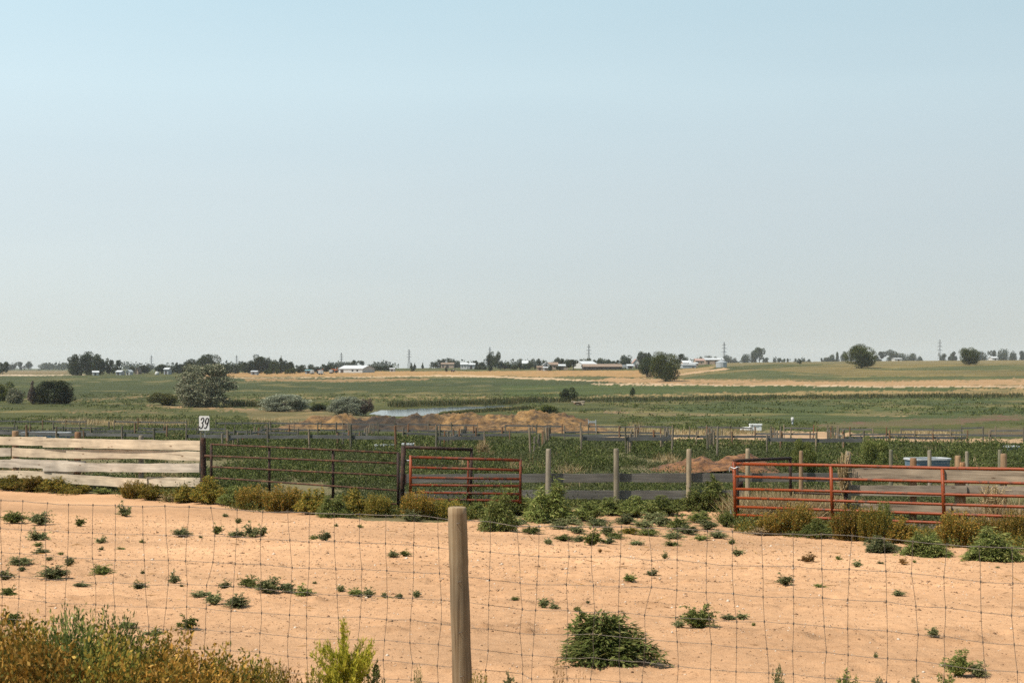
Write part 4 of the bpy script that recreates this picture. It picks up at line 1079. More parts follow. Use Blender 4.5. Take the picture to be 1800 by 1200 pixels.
def small_gate():
    root = empty('small_red_gate', at(820, 28.3)); o = np.array(root.location)
    tag(root, 'short worn red pipe gate standing half open beside the brown gate', 'gate')
    P = lambda u, v: wpt(u, v, np.interp(u, [720, 917], [28.4, 27.6]))-o
    for vl, vr in ((803, 808.5), (821, 826), (839, 841.5), (852, 854), (865, 868), (877, 880)):
        mb = MB(); mb.bar(P(722, vl), P(915, vr), .028 if vl < 804 else .025, 12); mb.build('rail', M['gate_red_old'], root, True)
    for u, v0, v1, r, mt in ((722, 800, 880, .03, 'gate_red'), (823, 806, 878, .022, 'gate_red_old'), (915, 807, 884, .026, 'gate_red_old')):
        mb = MB(); mb.bar(P(u, v0), P(u-.5, v1), r, 12); mb.build('upright', M[mt], root, True)
    mb = MB(); mb.bar(P(715, 809), P(721, 809), .014, 8); mb.build('latch', M['galv'], root)
small_gate()

def board_fence():
    Y = 30.4
    root = empty('board_fence', at(1090, Y)); o = np.array(root.location)
    tag(root, 'weathered grey two board fence with round posts between the two red gates', 'fence')
    P = lambda u, v, dy=0: wpt(u, v, Y+dy)-o
    edges = [700, 832, 962, 1082, 1209, 1318, 1480]
    for i, (a, b) in enumerate(zip(edges[:-1], edges[1:])):
        t1 = np.interp([a, b], [700, 900, 1480], [841, 840, 838.5]); t2 = np.interp([a, b], [700, 900, 1100, 1480], [872, 868, 869.5, 868])
        plank(root, 'board', P(a+1, t1[0], .12), P(b-1, t1[1], .12), .185, .035, M['plank_grey'], 0, seed=20+i)
        if a < 1300: plank(root, 'board', P(a+1, t2[0], .12), P(b-1, t2[1], .12), .185, .035, M['plank_grey'], 0, seed=40+i)
        if a < 830: plank(root, 'board', P(a+1, 888, .12), P(b-1, 886, .12), .2, .035, M['plank_grey'], 0, seed=60+i)
    for i, (u, vt, r) in enumerate(((963, 788.5, .058), (1083.5, 788, .058), (1210.5, 789, .055), (1314, 788, .05), (1408, 792, .045))):
        b = np.array(at(u, Y)); h = (HV-vt)*Y/F-b[2]
        round_post(root, b-o, h, r, M['post_wood'], .008, 30+i)
board_fence()

def long_gate():
    root = empty('long_red_gate', at(1540, 26.4)); o = np.array(root.location)
    tag(root, 'long bright red six bar pipe gate at right', 'gate')
    yy = lambda u: 27.8+(u-1287)*(25.0-27.8)/513
    P = lambda u, v: wpt(u, v, yy(u))-o
    us = [1290, 1460, 1655, 1800]
    bars = ([815, 817.5, 822.5, 824.5], [837, 841.5, 846, 849], [859, 863, 868.5, 872], [874.5, 879.5, 886, 890.5], [890, 896, 903, 908], [904.5, 911, 918.5, 924])
    for k, b in enumerate(bars):
        pts = [P(u, v) for u, v in zip(us, b)]
        e = P(1990, b[3]+(b[3]-b[2])*190/145); pts.append(e)
        mb = MB(); mb.tube(pts, .031 if k == 0 else .027, 14); mb.build('rail', M['gate_red'], root, True)
    for u, v0, v1, r in ((1290, 811, 911, .036), (1460.5, 819, 914, .034), (1656.5, 824, 922, .034), (1850, 828, 930, .034)):
        mb = MB(); mb.bar(P(u, v0), P(u+3.5, v1), r, 14); mb.build('upright', M['gate_red'], root, True)
    mb = MB(); mb.bar(P(1291, 905), P(1292, 930), .022, 10); mb.build('foot', M['rust_dark'], root, True)
    mb = MB()
    mb.tube([P(1281, 823)+np.array([0, -.03, 0]), P(1284, 820)+np.array([0, -.04, 0]), P(1290, 823)+np.array([0, -.045, 0]), P(1296, 820)+np.array([0, -.03, 0]), P(1301, 821)], .008, 6)
    mb.bar(P(1282, 822), P(1282.5, 829), .008, 6); mb.build('latch_chain', M['galv'], root)
    mb = MB(); mb.bar(P(1284, 896), P(1285, 902), .012, 6); mb.build('drop_pin', M['galv'], root)
    mb = MB(); mb.box(P(1290.5, 829), (.064, .064, .03)); mb.build('collar', M['gate_red'], root)
long_gate()

def pipe_gate():
    root = empty('pipe_gate', at(1340, 28.6)); o = np.array(root.location)
    tag(root, 'dark brown pipe gate seen through the left end of the long red gate', 'gate')
    P = lambda u, v, y: wpt(u, v, y)-o
    for a, b, r in ((P(1291, 809.5, 28.0), P(1390, 805, 29.6), .034), (P(1396, 866, 29.4), P(1490, 869, 27.9), .018)):
        mb = MB(); mb.bar(a, b, r, 12); mb.build('rail', M['rust_dark'], root, True)
    for a, b, r in ((P(1389, 804, 29.6), P(1390, 872, 29.6), .03), (P(1295, 812, 28.05), P(1297, 915, 28.05), .035), (P(1299, 845, 28.1), P(1299, 856, 28.1), .085)):
        mb = MB(); mb.bar(a, b, r, 12); mb.build('upright', M['rust_dark'], root, True)
pipe_gate()

def right_fence():
    yl = lambda u: 27.9+(u-1490)*(-1.2)/310
    root = empty('weathered_fence', at(1650, 27.3)); o = np.array(root.location)
    tag(root, 'weathered brown board fence seen through the long red gate at right', 'fence')
    P = lambda u, v, d=0: wpt(u, v, yl(u)+d)-o
    rows = (((1492, 832), (1660, 834), .215, 0), ((1655, 834.5), (1990, 839), .225, .05), ((1483, 861.5), (1700, 862.5), .20, 0), ((1698, 862.5), (1990, 868), .21, .05),
            ((1492, 893), (1672, 896), .20, 0), ((1670, 894), (1990, 903), .21, .05), ((1500, 924), (1990, 934), .18, 0))
    for i, (a, b, w, d) in enumerate(rows):
        plank(root, 'board', P(*a, d), P(*b, d), w, .038, M['plank_weathered'], 0, seed=80+i)
    plank(root, 'brace', P(1520, 920, -.06), P(1640, 942, -.06), .14, .03, M['plank_weathered'], 0, seed=99)
    for i, (u, vt, r) in enumerate(((1605, 804.5, .068), (1684, 800.5, .062), (1691.5, 812, .07), (1764, 797, .062), (1900, 800, .06))):
        Y = yl(u)+.13; b = np.array(at(u, Y)); h = (HV-vt)*Y/F-b[2]
        round_post(root, b-o, h, r, M['post_wood'], .006, 50+i)
    Y = yl(1490)-.03; b = np.array(at(1491, Y)); h = (HV-793)*Y/F-b[2]
    round_post(root, b-o, h, .055, M['post_wood'], .006, 71)
    b = np.array(at(1487, Y-.1)); round_post(root, b-o, (HV-826)*Y/F-b[2], .04, M['rust_dark'], .004, 72, 'steel_post')
    # second, farther row of posts joined on
right_fence()

def rear_posts():
    root = empty('post_row', at(1640, 39)); o = np.array(root.location)
    tag(root, 'row of grey posts with sagging wire behind the weathered boards, before the blue trough', 'fence')
    tops = []
    for i, (u, vt, Y, r) in enumerate(((1566, 790, 36, .05), (1634.5, 791, 36, .052), (1700, 793, 36, .045), (1757, 790, 36, .05), (1830, 792, 36, .05))):
        b = np.array(at(u, Y)); h = (HV-vt)*Y/F-b[2]
        round_post(root, b-o, h, r, M['post_wood'], .006, 150+i); tops.append(b-o+np.array([0, 0, h*.7]))
    mb = MB(); mb.tube(tops, .003, 5); mb.build('wire', M['wire'], root)
rear_posts()

# pen fences -----------------------------------------------------------------
def pen_fence(label, pts, spacing, hpost, boards, r=.05, seed=0, hv=.15, bw=.17):
    r = r*.8
    pts = np.array(pts, float)
    s = np.r_[0, np.cumsum(np.hypot(*np.diff(pts, axis=0).T))]
    n = max(2, int(s[-1]/spacing))
    g = np.random.default_rng(seed)
    t = np.linspace(0, s[-1], n+1)
    t[1:-1] += g.normal(size=n-1)*spacing*.08
    X = np.interp(t, s, pts[:, 0]); Y = np.interp(t, s, pts[:, 1])
    mid = len(X)//2
    root = empty('pen_fence', (X[mid], Y[mid], gz1(X[mid], Y[mid]))); o = np.array(root.location)
    tag(root, label, 'fence', 'fences of the empty pens')
    Z = zbase(X, Y)
    for i in range(len(X)):
        round_post(root, np.array([X[i], Y[i], Z[i]])-o, hpost*(1+g.normal()*hv), r*g.uniform(.7, 1.15), M['pen_post'], .03, seed*50+i, n=8)
        if i and boards:
            for hb in boards:
                if g.uniform() < .27: continue
                a = np.array([X[i-1], Y[i-1]+.06, Z[i-1]+hb+g.normal()*.015])-o; b = np.array([X[i], Y[i]+.06, Z[i]+hb+g.normal()*.015])-o
                plank(root, 'board', a, b, bw, .035, M['pen_board'], 0, seed=seed*100+i)
def fx(u, Y): return ((u-CX)*Y/F, Y)
pen_fence('long grey board fence across the pens, nearest row behind the gates', [fx(-60, 58), fx(350, 52.5), fx(760, 50), fx(1120, 50), fx(1520, 49)], 1.6, 1.0, (.66,), .05, 1, .1, .125)
pen_fence('second grey board fence across the pens, behind the nearest row', [fx(-60, 72), fx(430, 70), fx(860, 68), fx(1240, 66), fx(1700, 64)], 1.7, .82, (.5,), .05, 2, .15, .11)
pen_fence('third grey board fence across the pens, well before the long mound', [fx(-60, 86), fx(430, 84), fx(860, 83), fx(1300, 82), fx(1860, 76)], 1.8, .78, (.45,), .05, 3, .15, .1)
pen_fence('farthest grey fence across the pens, along the pale track', [fx(-60, 104), fx(430, 101), fx(1000, 98), fx(1350, 95), fx(1860, 86)], 1.9, .78, (.6,), .045, 4, .12, .1)
cross = [(-10.5, 'at the far left beyond the planks'), (-6.3, 'behind the 39 sign'), (-2.6, 'behind the brown gate'), (.8, 'behind the small red gate'), (4.2, 'behind the grey board fence'), (7.1, 'behind the reddish earth heap'), (12.0, 'behind the weathered boards'), (9.7, 'behind the tumbleweed stalk'), (5.4, 'left of the long red gate')]
for i, (x, w) in enumerate(cross):
    pen_fence('line of posts running away between two pens, '+w, [(x, 51.5), (x*1.25+.8, 68), (x*1.6+1.2, 92)], 2.4, .74, () if i % 2 else (.5,), .05, 10+i, .15, .08)
pen_fence('short dark rail fence along the pale track at far right', [fx(1690, 78), fx(1750, 77.5)], 1.9, .95, (.85,), .05, 30, .03, .08)

# troughs ----------------------------------------------------------------------
def trough(u, Y, L, W, H, rz, label, blue=True):
    p = at(u, Y); root = empty('water_trough', p, rz)
    tag(root, label, 'trough', 'livestock water troughs')
    mb = MB(); t = .05
    n = 20
    def ring(l, w, z):
        return [(l/2*math.copysign(abs(math.cos(a))**.35, math.cos(a)), w/2*math.copysign(abs(math.sin(a))**.35, math.sin(a)), z) for a in np.arange(n)*2*math.pi/n]
    rings = [ring(L*.94, W*.9, 0), ring(L*.97, W*.95, H*.5), ring(L, W, H-.05), ring(L-.1, W-.1, H-.05), ring(L-.16, W-.16, .1)]
    v = [p for r_ in rings for p in r_]; f = []
    for i in range(4):
        for j in range(n): f.append((i*n+j, i*n+(j+1) % n, (i+1)*n+(j+1) % n, (i+1)*n+j))
    f.append(tuple(range(4*n, 5*n))); f.append(tuple(range(n-1, -1, -1)))
    mb.add(v, f); mb.build('basin', M['trough_blue'], root)
    mb = MB()
    r2 = [ring(L+.05, W+.05, H-.046), ring(L+.05, W+.05, H), ring(L-.12, W-.12, H), ring(L-.12, W-.12, H-.046)]
    v = [p for r_ in r2 for p in r_]; f = []
    for i in range(4):
        for j in range(n): f.append((i*n+j, i*n+(j+1) % n, ((i+1) % 4)*n+(j+1) % n, ((i+1) % 4)*n+j))
    mb.add(v, f); mb.build('rim', M['roof_white'], root)
trough(1630, 39.5, 1.15, .7, .64, .25, 'blue water trough with white rim behind the weathered boards at right')
trough(80, 62, 2.1, .8, .62, -.05, 'long blue water trough with white rim beyond the pale planks')
trough(677, 56, .8, .6, .26, .1, 'water trough with white rim behind the right end of the brown gate')
trough(717, 56.5, .45, .5, .30, 0, 'short water trough with white rim above the brown hinge post')
trough(1777, 54, .5, .5, .34, .1, 'pale water trough near the right edge beyond the weathered boards')

# tumbleweeds --------------------------------------------------------------------
def tumbleweed(u, Y, v0, v1, w, label):
    p0 = wpt(u, v1, Y); h = (v1-v0)*Y/F
    g = np.random.default_rng(int(u)); mb = MB()
    for i in range(70):
        a = g.uniform(0, 6.28); r = g.uniform(.1, .5)*w; z = g.uniform(.25, 1)*h
        q = [np.zeros(3), np.array([r*.5*math.cos(a), r*.5*math.sin(a), z*.55]), np.array([r*math.cos(a+.3), r*math.sin(a+.3), z])]
        mb.tube(q, [.009, .007, .004], 4, False)
        for k in range(5):
            b = q[1]+(q[2]-q[1])*g.uniform(0, 1); e = b+g.normal(size=3)*np.array([.10, .10, .12])*w*1.2
            mb.tube([b, e], [.0055, .003], 3, False)
    o = mb.build('tumbleweed', M['straw']); o.location = p0
    tag(o, label, 'tumbleweed')
tumbleweed(1482, 27.75, 791, 872, .34, 'pale dry tumbleweed stalk caught upright on the long red gate')
tumbleweed(848, 47, 772, 800, .55, 'pale dry weed caught on the board fence behind the small red gate')
tumbleweed(1745, 26.6, 850, 905, .55, 'pale dry tumbleweed lodged against the weathered boards at right')

# small things in the valley -----------------------------------------------------
def tank_trailer():
    Y = 112; p = at(1320, Y); root = empty('tank_trailer', p)
    tag(root, 'white tank with a white box beside it on the far side of the pens', 'tank trailer')
    s = Y/F
    z0 = (HV-760)*s-p.z
    n = 12; mb = MB()
    xs = np.linspace(-19*s, 1*s, 14); rr = [.3*10*s*.17*math.sqrt(max(0.02, 1-((i-6.5)/6.5)**6))*10 for i in range(14)]
    mb.tube([(x, 0, z0+5*s) for x in xs], [r*.95 for r in rr], 16); mb.build('tank', M['white'], root, True)
    mb = MB(); mb.box((8*s, .1, z0+8.2*s), (20*s, .5, 9.6*s)); b = mb.build('box', M['white'], root)
    mb = MB(); mb.box((8.5*s, .1, z0+14.2*s), (21.5*s, .58, 2.2*s)); mb.build('lid', M['white'], b)
    mb = MB(); mb.box((8*s, -.16, z0+11.0*s), (9*s, .03, .8*s)); mb.build('handle', M['galv'], b)
    mb = MB(); mb.tube([(1.2*s, -.34, z0+3.2*s), (1.2*s, -.22, z0+3.2*s)], 4*s*.7, 16); mb.build('wheel', M['galv'], root)
    for dx in (-15*s, 15*s):
        mb = MB(); mb.bar((dx, 0, -.1), (dx, 0, z0+3*s), .05, 8); mb.build('leg', M['galv'], root)
tank_trailer()
def standpipe():
    Y = 128; p = at(1393, Y); s = Y/F; root = empty('standpipe', p); tag(root, 'pale upright standpipe at the edge of the green field', 'standpipe')
    z1 = (HV-733)*s-p.z
    mb = MB(); mb.bar((0, 0, -.1), (0, 0, z1*.5), .07, 10); mb.build('pipe', M['galv'], root, True)
    mb = MB(); mb.tube([(0, 0, z1*.45), (0, 0, z1*.5), (0, 0, z1*.94), (0, 0, z1)], [.08, .13, .13, .06], 12); mb.build('cap', M['wall_white'], root, True)
standpipe()
def frame_gate():
    Y = 106; p = at(1041, Y); s = Y/F; root = empty('metal_stand', p); tag(root, 'small pale metal stand at the right foot of the long mound', 'stand')
    z1 = max((HV-737)*s-p.z, .6)
    for x in (-6.5*s, 6.5*s):
        mb = MB(); mb.bar((x, 0, -.1), (x, 0, z1), .035, 8); mb.build('leg', M['galv'], root)
    mb = MB(); mb.box((0, 0, z1-.18), (13*s, .05, .14)); mb.build('panel', M['galv'], root)
frame_gate()
def wood_pile():
    p = hit(1016, 712); s = p.y/F; root = empty('wood_pile', p); tag(root, 'stack of pale logs at the edge of the ditch, right of the round bush', 'wood pile', None)
    g = np.random.default_rng(5)
    for k in range(16):
        x = g.uniform(-10, 10)*s; z = g.uniform(.0, 7)*s; a = g.normal()*.4
        d = np.array([math.cos(a), math.sin(a)*.6, g.normal()*.12])*6*s
        c = np.array([x*.75, g.normal()*.3, z*.8+.1])
        mb = MB(); mb.bar(c-d, c+d, .1, 8); mb.build('log', M['post_wood'], root)
wood_pile()

# ---------------------------------------------------------------- trees
def crown(seed, kind, N, leaf):
    g = np.random.default_rng(seed)
    B = []
    if kind == 'round':
        for i in range(16):
            d = unit(g.normal(size=3)); B.append((d*np.array([.31, .31, .30])*g.uniform(.55, 1.05)+np.array([0, 0, .56]), g.uniform(.13, .24)))
    elif kind == 'dense':
        for i in range(34):
            d = unit(g.normal(size=3)); q = g.uniform(.3, 1)**.5; zz = d[2]*.38*q+.52; k = .9+.15*min(zz, .6); B.append((np.array([d[0]*.34*q*k, d[1]*.34*q*k, zz]), g.uniform(.12, .19)))
    elif kind == 'lumpy':
        for i in range(120):
            a = g.uniform(0, 6.28); z = g.uniform(.04, .9); q = .37*math.sqrt(max(0, 1-((z-.36)/.62)**2))*g.uniform(.25, 1.0)**.5
            B.append((np.array([q*math.cos(a), q*math.sin(a), z]), g.uniform(.06, .12)))
    elif kind == 'wide':
        for i in range(14):
            a = g.uniform(0, 6.28); q = g.uniform(.05, .36); B.append((np.array([q*math.cos(a), q*math.sin(a), .72-.5*q+g.normal()*.09]), g.uniform(.11, .19)))
    elif kind == 'cone':
        for i in range(18):
            z = g.uniform(.12, .92); q = .42*(1-z)**.8*g.uniform(.2, .7); a = g.uniform(0, 6.28)
            B.append((np.array([q*math.cos(a), q*math.sin(a), z]), .05+.22*(1-z)))
    elif kind == 'bush':
        for i in range(30):
            a = g.uniform(0, 6.28); q = .36*g.uniform(0, 1)**.5; z = g.uniform(.08, .86)*(1-.9*q*q/.1156*.45)
            B.append((np.array([q*math.cos(a), q*math.sin(a), z]), g.uniform(.10, .19)))
    else:  # ragged
        for i in range(13):
            a = g.uniform(0, 6.28); q = g.uniform(.03, .34); z = g.uniform(.3, .86); B.append((np.array([q*math.cos(a), q*math.sin(a), z]), g.uniform(.08, .17)))
    zlo = {'round': .12, 'dense': .05, 'bush': .0, 'lumpy': .0, 'wide': .3, 'cone': .03}.get(kind, .1)
    w = np.array([b[1]**2 for b in B]); k = g.choice(len(B), N, p=w/w.sum())
    c0 = np.array([B[i][0] for i in k]); r0 = np.array([B[i][1] for i in k])
    d = unit(g.normal(size=(N, 3))); d[:, 2] += .12
    c = c0 + d*(r0*g.uniform(.35, 1.06, N)**.5)[:, None]
    c[:, 2] = zlo+(c[:, 2]-np.quantile(c[:, 2], .004))/(np.quantile(c[:, 2], .997)-np.quantile(c[:, 2], .004))*(.985-zlo)
    c[:, :2] *= .44/np.quantile(np.abs(c[:, :2]), .99)
    c[:, 2] = np.clip(c[:, 2], .01, 1.02)
    dirs = d*.5+g.normal(size=(N, 3))*.7
    L = leaf*g.uniform(.6, 1.5, N)
    v, f = leaf_quads(c, dirs, L, L*.75, g)
    return v, f

def trunk(seed, kind):
    g = np.random.default_rng(seed+500); mb = MB()
    th = {'round': .55, 'wide': .62, 'dense': .5, 'cone': .8, 'lumpy': .5, 'bush': .4}.get(kind, .62)
    mb.tube([(0, 0, -.05), (0, 0, 0), (.01, .005, .15), (-.01, .01, .35), (.005, 0, th)], [.045, .036, .028, .022, .01], 8)
    for i in range(6):
        a = g.uniform(0, 6.28); z = g.uniform(.14, .4); q = g.uniform(.15, .3)
        mb.tube([(0, 0, z), (q*.5*math.cos(a), q*.5*math.sin(a), z+.12), (q*math.cos(a), q*math.sin(a), z+.28)], [.016, .011, .004], 6)
    return mb.mesh('trunk', M['bark'])

def tree(name, u, vtop, wpx, Y, kind, matn, label, group=None, var=None, detail=0, cat='tree', vbase=None):
    if vbase is not None: p = hit(u, vbase); Y = p.y
    else: p = at(u, Y)
    s = Y/F
    h = max((HV-vtop)*s-p.z, 1.0); w = wpx*s
    var = random.randint(0, 3) if var is None else var
    N, lf = ((3000, .055), (8000, .038), (20000, .026))[detail]
    ck = ('crown', kind, var, detail); key = ck+(matn,)
    if ck not in _cache: _cache[ck] = crown(var*11+len(kind), kind, N, lf)
    if key not in _cache: _cache[key] = np_mesh('crown', *_cache[ck], M[matn])
    tk = ('trunk', kind, var)
    if tk not in _cache: _cache[tk] = trunk(var, kind)
    root = empty(name, p, random.uniform(0, 6.28))
    tag(root, label, cat, group)
    o = link(bpy.data.objects.new('crown', _cache[key]), root); o.scale = (w*1.12, w*1.12, h)
    o = link(bpy.data.objects.new('trunk', _cache[tk]), root); o.scale = (max(w, h*.5),)*2+(h,)
    return root

TREES = [
 # single trees and shrubs one can tell apart
 ('olive_tree', 360, 640, 104, None, 'lumpy', 'tree_olive', 'large silvery olive tree with drooping crown, left of the pond', 2, 715, 0),
 ('yellow_bush', 286, 690, 52, None, 'bush', 'tree_yellow', 'low yellow green bush left of the large silvery tree', 1, 712, 1),
 ('silver_bush', 500, 693, 86, None, 'lumpy', 'tree_silver', 'wide silver grey bush left of the pond', 2, 723, 2),
 ('silver_bush', 610, 697, 62, None, 'lumpy', 'tree_silver', 'silver grey bush at the left tip of the pond', 2, 729, 3),
 ('shrub', 560, 709, 34, None, 'bush', 'tree_dark', 'dark low shrub between the two silver bushes', 1, 722, 0),
 ('shrub', 643, 701, 26, None, 'ragged', 'twig', 'brown bare twiggy shrub beside the silver bush at the pond', 1, 729, 1),
 ('shrub', 8, 672, 42, None, 'bush', 'tree_green', 'green rounded shrub at the left edge of the fields', 1, 705, 1),
 ('shrub', 28, 682, 34, None, 'bush', 'tree_olive', 'greyish shrub second from the left edge', 1, 709, 2),
 ('shrub', 57, 670, 18, None, 'cone', 'twig', 'brown pointed dead shrub left of the dark round bush', 1, 710, 0),
 ('shrub', 70, 686, 30, None, 'bush', 'tree_yellow', 'yellowish shrub between the dead shrub and the dark round bush', 1, 709, 3),
 ('shrub', 95, 669, 64, None, 'lumpy', 'tree_dark', 'dark round bush at left beyond the pens', 2, 710, 2),
 ('round_bush', 1000, 681, 30, None, 'bush', 'tree_dark', 'round dark bush on the ditch bank beside the log stack', 1, 706, 1),
 ('sapling', 1112, 681, 11, None, 'cone', 'tree_dark', 'small young tree on the ditch bank right of the round bush', 0, 697, 1),
 ('shrub', 962, 711, 40, None, 'bush', 'tree_green', 'low green shrub behind the peak of the long mound', 1, 726, 0),
 ('shrub', 1640, 783, 44, None, 'bush', 'weed_green', 'small dark shrub behind the blue trough', 1, None, 0),
 ('broad_tree', 1170, 619, 52, None, 'dense', 'tree_green', 'big dense round tree before the farmstead, larger of the pair', 2, 670.5, 0),
 ('broad_tree', 1137, 627, 34, None, 'dense', 'tree_dark', 'darker tree of the pair, left of the big dense one', 2, 662, 3),
 ('broad_tree', 1514, 605.5, 54, 520, 'dense', 'tree_green', 'big lone round tree on the right hill', 2, None, 2),
 ('broad_tree', 1704, 611, 33, 560, 'dense', 'tree_green', 'lone round tree near the right edge, right of the pylon', 2, None, 0),
 ('broad_tree', 1008, 632, 24, 585, 'wide', 'tree_dark', 'round topped tree with clear trunk before the long brown shed', 1, None, 1),
]
for t in TREES:
    n, u, vt, w, Y, kd, mt, lb, dt, vb, var = t
    if vb is None and Y is None: continue
    tree(n, u, vt, w, Y, kd, mt, lb, None, var, dt, 'tree' if 'tree' in n or n == 'sapling' else 'bush', vb)
tree('shrub', 1537, 783, 48, 44, 'bush', 'weed_green', 'dark leafy shrub right of the tumbleweed stalk, behind the weathered boards', None, 0, 2, 'bush')
tree('shrub', 1412, 790, 40, 42, 'bush', 'weed_green', 'leafy green shrub behind the first upright of the long red gate', None, 1, 2, 'bush')

def grove(items, group, where, Y, matn='tree_dark', kinds=('dense', 'ragged', 'bush', 'round')):
    """trees that stand in one row; each says its place in the row"""
    items = sorted(items)
    for k, it in enumerate(items):
        u, vt, w = it[:3]; y = it[3] if len(it) > 3 else Y; kd = it[4] if len(it) > 4 else kinds[(k*5+int(u)) % len(kinds)]
        tone = {'tree_dark': 'dark green', 'tree_green': 'mid green'}[matn]
        shp = {'round': 'round', 'ragged': 'ragged', 'bush': 'bushy', 'cone': 'pointed', 'dense': 'full', 'wide': 'spreading'}[kd]
        if y >= 850: y *= 1.7
        tree('farm_tree', u, vt, w, y+random.uniform(-8, 8), kd, matn, f'{shp} tree {where}, {ORD[k]} from left', group, None, 1 if w > 22 else 0)
grove([(5, 636, 20), (17, 640, 11, 980), (25, 637, 9, 1000), (38, 636, 15, 980), (51, 635, 13, 990), (79, 638, 18, 1250, 'ragged'), (88, 642, 10, 1250)], 'trees at the far left', 'at the far left of the horizon', 640)
grove([(127, 628, 20, 600, 'bush'), (143, 619, 36, 600, 'bush'), (163, 619, 36, 606, 'bush'), (181, 630, 22, 610, 'ragged'), (193, 633, 18, 612), (206, 633, 18, 612, 'ragged')], 'tall clump at left', 'in the tall clump left of the large silvery tree', 600)
grove([(231, 644, 15), (254, 642, 27), (265, 639, 14, 900), (284, 640, 26), (300, 645, 20), (311, 637, 13, 640, 'cone'), (323, 640, 26), (337, 631, 26), (352, 633, 22), (367, 623, 40, 640, 'round')], 'trees behind the large silvery tree', 'in the row behind the large silvery tree', 640)
grove([(398, 638, 24), (413, 640, 20), (427, 636, 14), (441, 633, 20), (456, 624, 38, 620, 'bush'), (473, 629, 22), (482, 632, 20), (494, 627, 17, 620, 'cone'), (506, 634, 24), (516, 641, 16), (526, 643, 14)], 'dark wood left of the white barn', 'in the dark wood left of the white barn', 620)
grove([(468, 649, 8, 590), (488, 648, 9, 590), (505, 648, 9, 590), (514, 646, 12, 595), (475, 651, 8, 590)], 'small trees before the dark wood', 'among small trees before the dark wood', 590, 'tree_green', ('bush', 'round'))
grove([(532, 641, 14), (547, 640, 12, 720), (554, 644, 16), (566, 640, 12, 700), (573, 642, 16), (582, 639, 16), (588, 644, 14), (596, 636, 16, 900, 'bush'), (606, 636, 16, 900, 'bush'), (614, 636, 13), (626, 633, 14, 800), (637, 634, 11, 800), (600, 644, 16)], 'trees around the white barn', 'around the white barn', 640)
grove([(645, 642, 12), (652, 643, 12), (660, 642, 12), (668, 643, 13), (676, 642, 12), (684, 642, 13)], 'evergreen row right of the white barn', 'in the low row right of the white barn', 660)
grove([(726, 644, 8, 620, 'cone'), (784, 645, 6, 600, 'cone'), (862, 640, 9, 610, 'cone'), (743, 637, 5, 760, 'cone'), (723, 637, 5, 760, 'cone'), (729, 638, 5, 760, 'cone')], 'small pointed trees on the dry slope', 'on the dry slope below the first big pylon', 620, 'tree_dark')
grove([(762, 636, 15), (772, 632, 18), (783, 629.5, 20), (795, 630, 20), (805, 634, 16)], 'domed grove', 'in the domed grove on the skyline', 845, 'tree_dark', ('bush',))
grove([(822, 635, 10, 760), (836, 634, 13, 760), (848, 636, 13, 760), (860, 621, 18, 700, 'round'), (871, 618, 16, 700, 'round'), (879, 634, 12), (887, 637, 22), (840, 643, 14), (850, 643, 12)], 'trees by the white block', 'around the tall twin tree right of the white block', 660)
grove([(897, 641, 12), (905, 641, 12), (914, 638, 13), (922, 639, 12), (931, 636, 14), (914, 630, 12, 860), (936, 630, 10, 860), (941, 641, 6, 640, 'cone')], 'evergreen row left of the gambrel barn', 'in the row left of the gambrel barn', 640)
grove([(947, 630, 9, 760), (957, 632, 9, 760), (967, 641, 9, 585, 'cone'), (980, 628, 12, 760), (988, 630, 11, 760), (998, 631, 12, 760), (981, 643, 11, 600), (1021, 631, 7, 800), (1032, 629, 13, 800), (1045, 632, 13, 740), (1058, 629, 15, 740), (1069, 631, 10, 740), (1077, 634, 9, 740), (1084, 633, 9, 740), (1101, 624, 21, 740, 'round'), (1096, 632, 12, 700)], 'trees behind the farmstead', 'behind the farmstead sheds', 700)
grove([(1128, 618, 20, 760, 'round'), (1140, 620, 16, 760), (1195, 622, 14, 760), (1204, 627, 10, 760), (1230, 627, 13, 900), (1246, 625, 14, 900), (1257, 627, 12, 900), (1278, 624, 17, 900, 'round'), (1290, 629, 11, 900)], 'trees behind the right sheds', 'behind the pair of big trees and the grain bin', 760)
grove([(1311, 622, 15), (1335, 611, 26, 850, 'wide'), (1325, 626, 11), (1346, 628, 12)], 'trees on the crest', 'on the crest right of the grain bin', 850)
grove([(1362, 627, 7), (1370, 629, 9), (1377, 630, 9), (1386, 630, 7), (1397, 630, 7), (1405, 630, 9, 640, 'bush'), (1412, 628, 8), (1422, 631, 9), (1445, 629, 7)], 'small bushes on the crest', 'on the crest left of the lone tree', 850, 'tree_dark', ('bush', 'ragged'))
grove([(1453, 628, 15), (1462, 623, 14), (1471, 619, 11), (1484, 618, 13), (1545, 618, 26), (1569, 615, 26), (1590, 621, 18), (1604, 621, 18), (1616, 626, 12)], 'trees beside the big lone tree', 'on the crest around the lone tree', 860)
grove([(1657, 621, 14), (1676, 618, 18, 860, 'wide'), (1668, 626, 10), (1725, 617, 20), (1745, 616, 16), (1763, 613, 20), (1780, 617, 15), (1798, 616, 15)], 'trees at the far right', 'on the crest at the far right', 860)
# far wooded skyline that reads as one mass
def far_woods():
    n = 900
    u = R.uniform(-100, 1300, n); Y = R.uniform(1700, 2600, n); X = (u-CX)*Y/F
    k = fbm(u*.03, u*0+2, 3) > -.05
    X, Y = X[k], Y[k]; P = np.stack([X, Y, gz(X, Y)], 1); k = len(X)
    return [clumps(P, R.uniform(10, 26, k), R.uniform(5, 11, k), 34, np.full(k, 2.6), R, .9)]
mass('distant_woods', 'hazy band of woods along the far horizon', 'woods', far_woods(), 'tree_dark')

